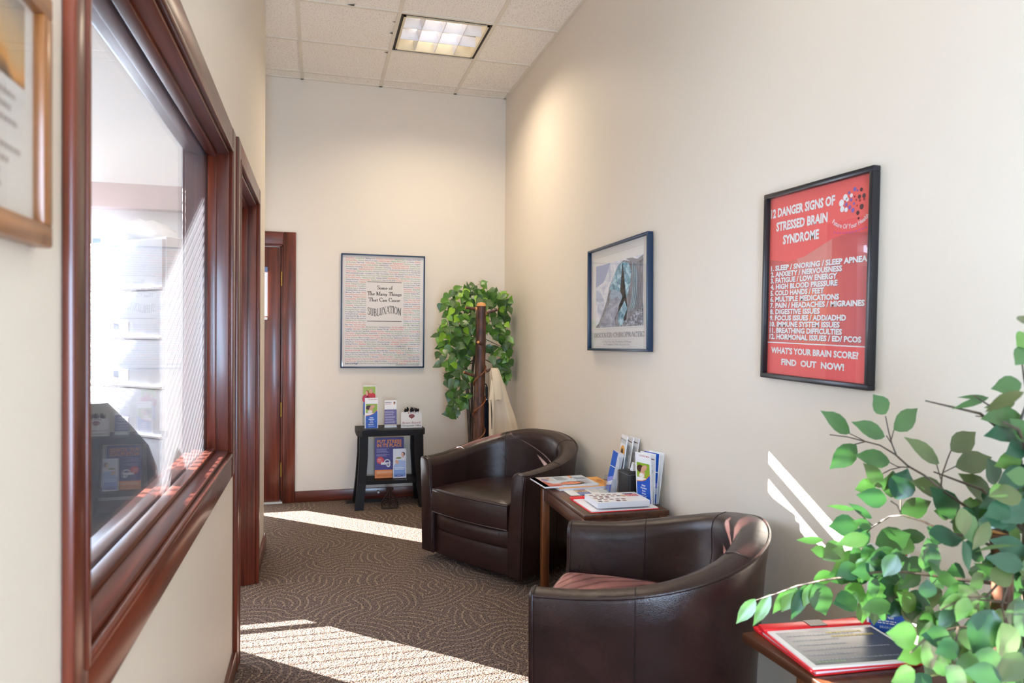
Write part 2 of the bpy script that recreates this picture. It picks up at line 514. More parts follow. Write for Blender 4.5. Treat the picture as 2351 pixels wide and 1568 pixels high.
# walls
g = G()
WY0, WY1, WZ0, WZ1 = 1.09, 2.80, 0.897, 2.005      # opening of the interior window
DY0, DY1, DZ1 = 3.066, 4.02, 2.025                # opening of the doorway
for y0, y1, z0, z1 in ((-1.7, WY0, 0, ZC), (WY0, WY1, 0, WZ0), (WY0, WY1, WZ1, ZC), (WY1, DY0, 0, ZC), (DY0, DY1, DZ1, ZC), (DY1, 4.7, 0, ZC)):
    g.box(XLO, XL, y0, y1, z0, z1, M_WALL)
g.box(XLO-0.06, XLO, 4.50, YW+0.12, 0, ZC, M_WALL)
struct('wall_left', g)
g = G(); g.box(XR, XR+0.12, -1.7, YB+0.12, 0, ZC, M_WALL); struct('wall_right', g)
BDX0, BDX1, BDZ = -0.96, -0.255, 2.03              # back door opening
g = G()
g.box(-1.32, BDX0, YB, YB+0.12, 0, ZC, M_WALL); g.box(BDX0, BDX1, YB, YB+0.12, BDZ, ZC, M_WALL); g.box(BDX1, XR, YB, YB+0.12, 0, ZC, M_WALL)
struct('wall_back', g)
g = G(); g.box(-1.32, -1.20, YW+0.12, YB, 0, ZC, M_WALL); struct('wall_alcove', g)
# front wall (behind the camera) with its shop window opening
g = G()
for x0, x1, z0, z1 in ((-5.2, -0.28, 0, ZC), (0.40, 1.66, 0, ZC), (-0.28, 0.40, 0, 0.08), (-0.28, 0.40, 2.45, ZC)):
    g.box(x0, x1, -1.82, -1.7, z0, z1, M_WALL)
struct('wall_front', g)
# office back wall with the three openings
g = G()
OA, OB, OC = (-2.47, -1.43), (-3.83, -2.52), (-1.06, -0.62)
for x0, x1, z0, z1 in ((-5.2, OB[0], 0, ZC), (OB[0], OB[1], 0, 0.80), (OB[0], OB[1], 3.10, ZC), (OB[1], OA[0], 0, ZC), (OA[0], OA[1], 0, 0.81), (OA[0], OA[1], 2.50, ZC), (OA[1], XLO-0.06, 0, ZC)):
    g.box(x0, x1, YW, YW+0.12, z0, z1, M_OFFICE)
struct('wall_office_back', g)
g = G(); g.box(-5.3, -5.2, -1.7, YW, 0, ZC, M_OFFICE); struct('wall_office_left', g)
g = G(); g.box(-1.42, XLO-.062, YW-0.10, YW-0.002, 2.115, 2.27, M_BULK, 0.006); struct('trim_1', g)

# ceiling: mineral tiles in a white grid
CX = [-5.2, -4.78, -4.17, -3.56, -2.95, -2.34, -1.73, -1.12, -0.12, 0.49, 1.10, XR]
CY = [-1.7, -1.65, -1.04, -0.42, 0.19, 0.80, 1.41, 2.02, 2.63, 3.24, 3.86, 4.475, 5.09, 5.70, YB]
CX = [-5.2, -4.39, -3.78, -3.17, -2.56, -1.95, -1.34, -0.73, -0.12, 0.49, 1.10, XR]
LIGHTS = ((0.49, 1.10, 4.475, 5.09), (0.49, 1.10, 1.41, 2.02))
g = G()
rnd = random.Random(4)
for i in range(len(CX)-1):
    for j in range(len(CY)-1):
        x0, x1, y0, y1 = CX[i], CX[i+1], CY[j], CY[j+1]
        if any(abs(x0-a[0]) < .01 and abs(y0-a[2]) < .01 for a in LIGHTS): continue
        if x0 < -1.4 and y0 > 5.0: continue
        dz = rnd.uniform(0.0, 0.003)
        g.box(x0+0.004, x1-0.004, y0+0.004, y1-0.004, ZC+0.004+dz, ZC+0.02, M_TILE)
# roof deck above the light boxes
g.box(-5.2, XR, -1.7, YW+.12, ZC+0.16, ZC+0.2, M_TILE); g.box(-1.34, XR, YW+.12, YB, ZC+0.16, ZC+0.2, M_TILE)
ceil = struct('ceiling', g)
g = G()
for x in CX[1:-1]: g.box(x-0.012, x+0.012, -1.7, YB if x > -1.3 else YW, ZC-0.002, ZC+0.012, M_TBAR)
for y in CY[1:-1]: g.box(-5.2 if y < YW else -1.3, XR, y-0.010, y+0.010, ZC-0.003, ZC+0.012, M_TBAR)
g.box(XR-0.02, XR, -1.7, YB, ZC-0.002, ZC+0.01, M_TBAR); g.box(-1.2, XR, YB-0.02, YB, ZC-0.002, ZC+0.01, M_TBAR)
obj('ceiling_grid', g, ceil, smooth=False)
g = G()   # dark chipped tile edges beside the grid
for x, y, s in ((0.470, 5.14, .018), (0.472, 4.80, .02), (0.20, 4.46, .03), (0.47, 4.62, .016)):
    g.raw([(x-s, y, ZC-0.0005), (x+s*.4, y-s*.5, ZC-0.0005), (x+s*.4, y+s*.5, ZC-0.0005)], [(0, 1, 2)], fm('#3a2f28', .9))
obj('tile_chip', g, ceil, smooth=False)

# baseboards
def base_run(name, segs):
    g = G()
    for (x0, x1, y0, y1, ax) in segs:
        g.box(x0, x1, y0, y1, 0, 0.088, MAH[ax], 0.005)
    struct(name, g, smooth=True)
base_run('baseboard_back', [(BDX1+0.095, XR, YB-0.016, YB, 'X')])
base_run('baseboard_right', [(XR-0.016, XR, -1.7, YB-0.016, 'Y')])
base_run('baseboard_left', [(XL, XL+0.016, -1.7, 2.98, 'Y'), (XL, XL+0.016, 4.106, 4.7, 'Y')])

# window_1: interior window of the left wall
def casing_rect(y0, y1, z0, z1, w, xface, xback, bottom=True, bev=0.005, wl=None):
    """flat casing with a small raised back band, on the corridor face of the left wall"""
    g = G()
    x0, x1 = xback, xface
    wl = wl or w
    legs = ((y0-wl, y0, (z0-w if bottom else 0), z1+w), (y1, y1+w, (z0-w if bottom else 0), z1+w))
    for a, b, c, d in legs: g.box(x0, x1, a, b, c, d, MAH['Z'], bev)
    g.box(x0, x1-0.001, y0-0.001, y1+0.001, z1, z1+w, MAH['Y'], bev)
    if bottom: g.box(x0, x1-0.001, y0-0.001, y1+0.001, z0-w, z0, MAH['Y'], bev)
    # inner bead
    t = 0.014
    g.box(x1-0.010, x1+0.003, y0-t, y0+0.001, z0-t if bottom else 0, z1+t, MAH['Z'], 0.004)
    g.box(x1-0.010, x1+0.003, y1-0.001, y1+t, z0-t if bottom else 0, z1+t, MAH['Z'], 0.004)
    g.box(x1-0.010, x1+0.003, y0, y1, z1-0.001, z1+t, MAH['Y'], 0.004)
    if bottom: g.box(x1-0.010, x1+0.003, y0, y1, z0-t, z0+0.001, MAH['Y'], 0.004)
    return g
def liner(y0, y1, z0, z1, xa, xb, t, bottom=True, bev=0.003):
    g = G()
    zb = z0 if bottom else 0
    g.box(xa, xb, y0, y0+t, zb, z1, MAH['Z'], bev); g.box(xa, xb, y1-t, y1, zb, z1, MAH['Z'], bev)
    g.box(xa, xb, y0+t-.001, y1-t+.001, z1-t, z1, MAH['Y'], bev)
    if bottom: g.box(xa, xb, y0+t-.001, y1-t+.001, z0, z0+t, MAH['Y'], bev)
    return g
w1 = struct('window_1')
obj('casing', casing_rect(WY0, WY1, WZ0, WZ1, 0.092, XL+0.016, XL, True, wl=0.062), w1)
obj('jamb', liner(WY0, WY1, WZ0, WZ1, XLO-0.004, XL+0.004, 0.012), w1)
obj('stop', liner(WY0+0.012, WY1-0.012, WZ0+0.012, WZ1-0.012, -0.383, -0.352, 0.014), w1)
g = liner(WY0+0.012, WY1-0.012, WZ0+0.012, WZ1-0.012, -0.425, -0.393, 0.014)
obj('stop', g, w1)
g = G(); g.box(-0.391, -0.385, WY0+0.012, WY1-0.012, WZ0+0.012, WZ1-0.012, M_GLASS); obj('glass_pane', g, w1, smooth=False)
g = casing_rect(WY0, WY1, WZ0, WZ1, 0.08, XLO, XLO-0.016, True); obj('office_casing', g, w1)

# door_2: the open doorway beside it
d2 = struct('door_2')
obj('casing', casing_rect(DY0, DY1, 0, DZ1, 0.086, XL+0.019, XL, False), d2)
obj('jamb', liner(DY0, DY1, 0, DZ1, XLO-0.004, XL+0.004, 0.014, False), d2)
obj('stop', liner(DY0+.014, DY1-.014, 0, DZ1-.014, -0.405, -0.352, 0.013, False), d2)
g = casing_rect(DY0, DY1, 0, DZ1, 0.08, XLO, XLO-0.016, False); obj('office_casing', g, d2)

# door_1: glazed back door with its mahogany casing
d1 = struct('door_1')
g = G(); yf = YB-0.019
g.box(BDX1, BDX1+0.095, yf, YB, 0, BDZ+0.10, MAH['Z'], 0.006); g.box(BDX0-0.095, BDX0, yf, YB, 0, BDZ+0.10, MAH['Z'], 0.006)
g.box(BDX0-0.001, BDX1+0.001, yf+0.001, YB, BDZ, BDZ+0.10, MAH['X'], 0.006)
obj('casing', g, d1)
g = G()
g.box(BDX1-0.014, BDX1, YB-0.004, YB+0.12, 0, BDZ, MAH['Z'], 0.003); g.box(BDX0, BDX0+0.014, YB-0.004, YB+0.12, 0, BDZ, MAH['Z'], 0.003)
g.box(BDX0, BDX1, YB-0.004, YB+0.12, BDZ-0.014, BDZ, MAH['X'], 0.003)
g.box(BDX1-0.028, BDX1-0.012, YB+0.05, YB+0.065, 0, BDZ, BLK['Z'])
obj('jamb', g, d1)
LX0, LX1, LY0, LY1 = BDX0+0.017, BDX1-0.020, YB+0.004, YB+0.044
g = G(); st = 0.125
g.box(LX0, LX0+st, LY0, LY1, 0.012, BDZ-0.018, MAH['Z'], 0.004); g.box(LX1-st, LX1, LY0, LY1, 0.012, BDZ-0.018, MAH['Z'], 0.004)
g.box(LX0+st, LX1-st, LY0, LY1, 0.012, 0.155, MAH['X'], 0.004); g.box(LX0+st, LX1-st, LY0, LY1, 1.84, BDZ-0.018, MAH['X'], 0.004)
leaf_o = obj('door_leaf', g, d1)
g = G(); g.box(LX0+st-.004, LX1-st+.004, YB+0.022, YB+0.027, 0.152, 1.844, M_CLEAR); obj('glass_pane', g, leaf_o, smooth=False)
g = G(); g.tube([(LX0+0.06, LY0, 1.0), (LX0+0.06, LY0-0.045, 1.0)], 0.012, M_BRASS, 12); g.lathe([(0.008, 0), (0.03, .012), (0.03, .03), (0.012, .045)], M_BRASS, 16, M=Matrix.Translation((LX0+0.06, LY0-0.04, 1.0)) @ Matrix.Rotation(PI/2, 4, 'X')); obj('handle', g, leaf_o)
for z in (1.763, 1.319, 0.737, 0.264):
    g = G()
    if z == 1.319: continue
    for k in range(5): g.tube([(BDX1-0.010, YB-0.006, z-0.055+k*0.0225), (BDX1-0.010, YB-0.006, z-0.055+k*0.0225+0.0205)], 0.0065, M_BRASS, 10)
    obj('hinge', g, d1)
g = G(); g.box(LX0, BDX1, YB-0.02, YB+0.12, 0.0, 0.012, fm('#c9c9c4', .4)); obj('threshold', g, d1)

# shop window behind the camera
w2 = struct('window_2')
g = G()
for x in (-0.28, 0.36): g.box(x, x+0.04, -1.80, -1.72, 0.08, 2.45, fm('#3a3634', .4))
for z in (0.08, 2.41): g.box(-0.28, 0.40, -1.80, -1.72, z, z+0.04, fm('#3a3634', .4))
obj('frame', g, w2, smooth=False)
g = G(); g.box(-0.28, 0.40, -1.765, -1.76, 0.08, 2.45, M_CLEAR); obj('glass_pane', g, w2, smooth=False)
# office windows frames
for n, (x0, x1, z0, z1) in enumerate(((OA[0], OA[1], .81, 2.50), (OB[0], OB[1], .80, 3.10))):
    w = struct('window_%d' % (3+n)); g = G(); wf = fm('#e8e8ea', .4)
    for x in (x0, x1-0.03): g.box(x, x+0.03, YW+0.03, YW+0.09, z0, z1, wf)
    for z in (z0, z1-0.03): g.box(x0, x1, YW+0.03, YW+0.09, z, z+0.03, wf)
    obj('frame', g, w, smooth=False)

# office blinds
def blind(name, x0, x1, z0, z1, y, pitch, tilt, label, depth=0.025):
    t = thing(name, label, 'blind', ((x0+x1)/2, y, z1))
    wm = fm('#eef1f6', .45)
    g = G(); hw = (x1-x0)/2
    g.box(-hw, hw, -0.016, 0.016, -0.035, 0, fm('#6f86b4', .4), 0.003); obj('headrail', g, t)
    g = G(); z = -0.05
    c, s = math.cos(tilt), math.sin(tilt); d = depth/2
    while z > z0-z1+0.03:
        g.raw([(-hw, -d*c, z+d*s), (hw, -d*c, z+d*s), (hw, 0, z+0.0015), (-hw, 0, z+0.0015), (hw, d*c, z-d*s), (-hw, d*c, z-d*s)], [(0, 1, 2, 3), (3, 2, 4, 5)], wm)
        z -= pitch
    obj('slats', g, t, smooth=False)
    g = G(); g.box(-hw, hw, -0.012, 0.012, z0-z1, z0-z1+0.02, wm, 0.003); obj('bottom_rail', g, t)
    for x in (-hw+0.12, hw-0.12):
        g = G(); g.tube([(x, 0, -0.03), (x, 0, z0-z1+0.02)], 0.0012, wm, 5); obj('cord', g, t)
    return t
blind('window_blind', OB[0]+0.02, OB[1]-0.02, 0.84, 3.08, YW-0.03, 0.036, -0.08, 'tall white venetian blind on the far office window left of the filing cabinet')
blind('window_blind', LX0+st-.03, LX1-st+.03, 1.44, 1.85, YB-0.012, 0.016, 1.15, 'short white venetian blind pulled up at the top of the glazed back door', 0.022)
blind('window_blind', OA[0]+.02, OA[1]-.02, 2.15, 2.49, YW-0.03, 0.100, 1.25, 'wide white slats out of view on the office window, added to streak the wall with sun', 0.054)  # unseen upper slats, added with wide gaps to shape the sun streaks
blind('window_blind', OA[0]+.02, OA[1]-.02, 0.84, 2.14, YW-0.03, 0.036, -0.28, 'open white venetian blind on the office window beside the filing cabinet', 0.022)
blind('window_blind', OC[0]-0.3, OC[1], 0.70, 1.925, YW-0.018, 0.024, 0.7, 'white venetian blind with blue headrail behind the filing cabinet, seen through the glass')

# ceiling lights
def ceiling_light(x0, x1, y0, y1, label, power):
    t = thing('ceiling_light', label, 'ceiling light', ((x0+x1)/2, (y0+y1)/2, ZC))
    h = (x1-x0)/2-0.012
    g = G(); bk = fm('#2a2420', .5); cr = fm('#e9d9b8', .35)
    for a, b, c, d in ((-h, h, -h, -h+0.012), (-h, h, h-0.012, h), (-h, -h+0.012, -h, h), (h-0.012, h, -h, h)): g.box(a, b, c, d, 0.0, 0.12, bk)
    g.box(-h, h, -h, h, 0.12, 0.125, bk)
    obj('housing', g, t, smooth=False)
    g = G(); q = h-0.018
    for a, b, c, d in ((-q, q, -q, -q+0.014), (-q, q, q-0.014, q), (-q, -q+0.014, -q, q), (q-0.014, q, -q, q)): g.box(a, b, c, d, -0.004, 0.07, cr)
    obj('louver_frame', g, t, smooth=False)
    g = G(); wh = newmat_reflector()
    for k in (1, 2, 3):
        x = -q+2*q*k/4
        g.loft([[(x-0.012, -q, 0.065), (x-0.002, -q, 0.0), (x+0.002, -q, 0.0), (x+0.012, -q, 0.065)], [(x-0.012, q, 0.065), (x-0.002, q, 0.0), (x+0.002, q, 0.0), (x+0.012, q, 0.065)]], wh, True)
    for k in (1, 2):
        y = -q+2*q*k/3
        g.loft([[(-q, y-0.012, 0.065), (-q, y-0.002, 0.0), (-q, y+0.002, 0.0), (-q, y+0.012, 0.065)], [(q, y-0.012, 0.065), (q, y-0.002, 0.0), (q, y+0.002, 0.0), (q, y+0.012, 0.065)]], wh, True)
    obj('louver', g, t, smooth=False)
    g = G(); g.box(-q, q, -q, q, 0.104, 0.110, wh); obj('reflector', g, t, smooth=False)
    for x in (-0.14, 0.0, 0.14):
        g = G(); g.tube([(x, -q+0.01, 0.088), (x, q-0.01, 0.088)], 0.0127, M_LAMP, 12); obj('fluorescent_tube', g, t)
    l = area_light('troffer_glow', ((x0+x1)/2, (y0+y1)/2, ZC-0.012), ((x0+x1)/2, (y0+y1)/2, 0), 0.5, 0.5, power, (1.0, 0.85, 0.64), math.radians(142))
    return t
def newmat_reflector():
    if 'refl' in MATS: return MATS['refl']
    m, nt, p = newmat('white_reflector')
    p.inputs['Base Color'].default_value = rgb(238, 236, 240); p.inputs['Roughness'].default_value = 0.22; p.inputs['Specular IOR Level'].default_value = 0.8
    noise_bump(nt, p, 18, 0.5, 0.01, 1)
    MATS['refl'] = m
    return m
ceiling_light(*LIGHTS[0], 'square recessed fluorescent light with white louver in the tiled ceiling', 16)
ceiling_light(*LIGHTS[1], 'square recessed fluorescent light nearer the shop front, above the two armchairs', 3)
area_light('office_fill_light', (-2.2, 2.6, ZC-0.02), (-2.2, 2.6, 0), 1.2, 2.4, 42, (0.90, 0.95, 1.0))  # added fill without a fixture, brightens the office behind the glass

# ================================================================== ARMCHAIRS
def armchair(label, loc, rotz):
    """tub armchair; local x along the front, y to the back, front at y = 0"""
    t = thing('armchair', label, 'armchair', loc, rotz, 'brown leather tub armchairs')
    A, D, VS = 0.395, 0.645, 0.24         # half width, depth, length of the straight side
    NS, NA = 8, 40
    path = []                              # (x, y, nx, ny, s) along the outer plan, left front to right front
    e = 2.35
    def plan(a, d):
        pts = [(-a, VS*k/NS) for k in range(NS)]
        for k in range(NA+1):
            th = PI*k/NA
            cx, cy = math.cos(th), math.sin(th)
            pts.append((-a*math.copysign(abs(cx)**(2/e), cx), VS+(d-VS)*abs(cy)**(2/e)))
        pts += [(a, VS*(NS-1-k)/NS) for k in range(NS)]
        return pts
    outer = plan(A, D)
    n = len(outer)
    # arc length parameter
    L = [0]
    for i in range(1, n): L.append(L[-1]+math.dist(outer[i], outer[i-1]))
    S = [q/L[-1] for q in L]
    nrm = []
    for i in range(n):
        a, b = outer[max(i-1, 0)], outer[min(i+1, n-1)]
        tx, ty = b[0]-a[0], b[1]-a[1]; l = math.hypot(tx, ty)
        nrm.append((-ty/l, tx/l))          # outward
    def height(s):
        q = 1-abs(s-0.5)*2                 # 0 at the arm fronts, 1 at the middle of the back
        return 0.602+0.138*sm(q*1.02)**1.3
    def thick(s):
        q = 1-abs(s-0.5)*2
        return 0.082+0.022*sm(q*1.6)
    rings = []; topo = []; seaml = []
    for i in range(n):
        x, y = outer[i]; nx, ny = nrm[i]; s = S[i]; h = height(s); w = thick(s)
        q = sm((1-abs(s-0.5)*2)*1.5)
        lean = 0.022+0.018*q               # the rim flares outward
        prof = [(0.0, 0.045), (0.003, 0.15), (0.008, 0.32), (lean*0.75, h-0.10), (lean, h-0.022), (lean-0.004, h-0.005), (lean-0.014, h),
                (lean-w*0.5, h+0.007), (lean-w*0.82, h-0.002), (lean-w, h-0.018), (lean-w-0.008, h-0.05), (lean-w-0.010+0.006*q, h-0.14), (-w-0.012, 0.34), (-w-0.010, 0.20), (-w-0.010, 0.045)]
        rings.append([Vector((x+nx*o, y+ny*o, z)) for o, z in prof])
        topo.append((Vector((x+nx*lean, y+ny*lean, h-0.006)), Vector((x+nx*(lean-w), y+ny*(lean-w), h-0.012))))
    def endcap(r, sgn):
        c = sum(r, Vector())/len(r)
        out = []
        for dy, k in ((-0.010, 0.985), (-0.016, 0.90)):
            out.append([Vector((c.x+(p.x-c.x)*k, p.y+dy, c.z+(p.z-c.z)*(1-(1-k)*0.25))) for p in r])
        return out
    e0, e1 = endcap(rings[0], -1), endcap(rings[-1], 1)
    full = [e0[1], e0[0]]+rings+[e1[0], e1[1]]
    g = G()
    g.loft(full, M_LEATHER, True, True, True)
    obj('shell', g, t, angle=50)
    # piping along the outer rim and around both arm fronts
    g = G()
    g.tube([a for a, b in topo], 0.0048, M_LEATHER, 8)
    for r in (rings[0], rings[-1]):
        c = sum(r, Vector())/len(r)
        g.tube([Vector((p.x+(p.x-c.x)*0.03, -0.004, p.z)) for p in r[:]], 0.0042, M_LEATHER, 8)
    obj('piping', g, t)
    # seams where the leather panels meet
    for s in (0.17, 0.345, 0.655, 0.83):
        i = min(range(n), key=lambda k: abs(S[k]-s))
        c = sum(rings[i], Vector())/len(rings[i])
        pts = [p+(p-Vector((c.x, c.y, p.z))).normalized()*0.0004 for p in rings[i]]
        g = G(); g.tube(pts[:-1] if s in (0.17, 0.83) else pts[6:-1], 0.0016, M_SEAM, 6); obj('seam', g, t)
    # seat cushion
    inner = [(outer[i][0]-nrm[i][0]*(thick(S[i])+0.010), outer[i][1]-nrm[i][1]*(thick(S[i])+0.010)) for i in range(n)]
    inner = [(x, max(y, 0.0)) for x, y in inner]
    a0 = abs(inner[0][0])
    front = [(a0*(1-2*k/10), -0.020-0.022*(1-(1-2*k/10)**2)) for k in range(11)]
    outl = [p for p in inner if p[1] > 0.03]+front
    cx, cy = 0, 0.30
    def ring(k, z, dome=0.0):
        return [Vector((cx+(x-cx)*k, cy+(y-cy)*k, z)) for x, y in outl]
    rs = [ring(0.955, 0.283), ring(0.985, 0.288), ring(0.998, 0.305), ring(1.004, 0.355), ring(0.998, 0.412), ring(0.985, 0.427), ring(0.955, 0.435), ring(0.80, 0.450), ring(0.5, 0.461), ring(0.2, 0.464)]
    g = G(); g.loft(rs, M_LEATHER, True, True, True); cu = obj('seat_cushion', g, t, angle=60)
    g = G(); g.tube(ring(0.990, 0.424), 0.0042, M_LEATHER, 6, closed=True); g.tube(ring(0.992, 0.293), 0.0042, M_LEATHER, 6, closed=True); obj('piping', g, cu)
    # two padded panels below the cushion
    def bulge(z0, z1, y0, depth):
        nx_, nz_ = 18, 10; rows = []
        for k in range(nz_+1):
            w = k/nz_; row = []
            for j in range(nx_+1):
                u = -1+2*j/nx_
                by = -depth*(max(0, 1-abs(2*w-1)**3))*(max(0, 1-abs(u)**8))-0.020*(1-u*u)
                row.append(Vector((u*(a0+0.004), y0+by, z0+(z1-z0)*w)))
            rows.append(row)
        return rows
    g = G()
    g.loft(bulge(0.185, 0.285, 0.012, 0.016), M_LEATHER, False)
    g.loft(bulge(0.045, 0.187, 0.012, 0.006), M_LEATHER, False)
    g.box(-a0, a0, 0.022, 0.5, 0.05, 0.283, M_LEATHER)
    obj('front_panel', g, t, angle=60)
    # swivel plate
    g = G(); g.lathe([(0.0, 0.001), (0.245, 0.001), (0.25, 0.008), (0.245, 0.016), (0.20, 0.02), (0.06, 0.022), (0.06, 0.06), (0, 0.06)], M_BLACKMETAL, 40, (0, 0.33, 0), caps=False)
    obj('swivel_base', g, t)
    return t
armchair('brown leather tub armchair farther down the room, in front of the coat rack', (0.829+0.01, 3.93, 0), -math.atan2(0.845, 0.534))
armchair('brown leather tub armchair nearest the camera, between the two end tables', (0.80, 2.308, 0), math.atan2(-0.879, -0.474))

# ================================================================== END TABLES
def end_table(label, x0, y0, w, l, h, rotz, i=0.012, ah=0.066):
    t = thing('end_table', label, 'table', (x0, y0, 0), rotz, 'dark wood end tables')
    g = G(); g.box(0, w, 0, l, h-0.024, h, TBL['Y'], 0.004); obj('tabletop', g, t)
    g = G()
    g.box(i, i+0.018, i+.02, l-i-.02, h-0.024-ah, h-0.024, TBL['Y'], 0.002); g.box(w-i-0.018, w-i, i+.02, l-i-.02, h-0.024-ah, h-0.024, TBL['Y'], 0.002)
    g.box(i+.02, w-i-.02, i, i+0.018, h-0.024-ah, h-0.024, TBL['X'], 0.002); g.box(i+.02, w-i-.02, l-i-0.018, l-i, h-0.024-ah, h-0.024, TBL['X'], 0.002)
    obj('apron', g, t)
    for a in (i-.006, w-i-.034):
        for b in (i-.006, l-i-.034):
            g = G(); g.box(a, a+0.04, b, b+0.04, 0, h-0.024, TLEG, 0.003); obj('leg', g, t)
    return t
TH = 0.57
T1 = end_table('dark wood end table between the two armchairs, covered with magazines and brochures', 1.112, 2.86, 0.40, 0.70, TH, math.radians(-1.5))
T2X0, T2Y1 = 1.105, 1.628
T2 = end_table('dark wood end table at the near right under the leafy tree', T2X0, 1.07, 0.43, T2Y1-1.07, TH, math.radians(3.0), 0.10, 0.030)

# ================================================================== BLACK SIDE TABLE AT THE BACK
bs = thing('side_table', 'black side table with lower shelf against the back wall, holding brochures', 'table', (0.56, 5.66, 0))
g = G()
hexo = [(-0.262, 0.16), (-0.262, -0.10), (-0.225, -0.165), (0.225, -0.165), (0.262, -0.10), (0.262, 0.16)]
g.prism(hexo, 0.555, 0.60, BLK['X']); obj('tabletop', g, bs)
g = G(); g.prism([(-0.19, 0.10), (-0.22, -0.10), (0.22, -0.10), (0.19, 0.10)], 0.175, 0.205, BLK['X']); obj('shelf', g, bs)
for sx, sy in ((-1, -1), (1, -1), (-1, 1), (1, 1)):
    g = G(); rr = []
    for z, dx, dy in ((0.0, 0.245, 0.15), (0.2, 0.225, 0.135), (0.4, 0.212, 0.128), (0.555, 0.21, 0.125)):
        cx, cy = sx*dx, sy*dy*(1.0 if sy < 0 else 0.95); a = 0.032
        rr.append([(cx-a, cy-a, z), (cx+a, cy-a, z), (cx+a, cy+a, z), (cx-a, cy+a, z)])
    g.loft(rr, BLK['Z'], True, True, True); obj('leg', g, bs, smooth=False)
g = G(); g.box(-0.24, -0.10, 0.125, 0.14, 0.56, 0.62, BLK['X'], .003)

# ================================================================== PRINTS, BROCHURES
WHITE = fm('#f4f2f2', .35); PAPER = fm('#f1eeea', .6); PAGE = fm('#d9d3d6', .7)
def lines(g, u0, u1, v0, v1, n, mat, z, seed=1, h=None, M=None, ragged=0.75):
    r = random.Random(seed); p = (v1-v0)/n; hh = h or p*0.45
    for k in range(n):
        x = u0
        end = u0+(u1-u0)*r.uniform(ragged, 1)
        while x < end-0.002:
            w = r.uniform(0.004, 0.011)
            g.rect(x, v1-p*(k+1)+p*.3, min(x+w, end), v1-p*(k+1)+p*.3+hh, mat, z, M)
            x += w+0.0022
E_ = 0.00035

def face_profile(g, cx, cy, s, skin, hair, z, M=None, flip=1):
    """small printed portrait: hair, face, neck, shoulders"""
    g.disc(cx+0.1*s*flip, cy+0.12*s, .55*s, .6*s, hair, z, 18, M)
    g.poly([(cx-.25*s, cy-.9*s), (cx+.35*s, cy-.9*s), (cx+.2*s, cy-.2*s), (cx-.2*s, cy-.2*s)], skin, z+E_, M)
    g.disc(cx-0.08*s*flip, cy, .40*s, .52*s, skin, z+2*E_, 18, M)

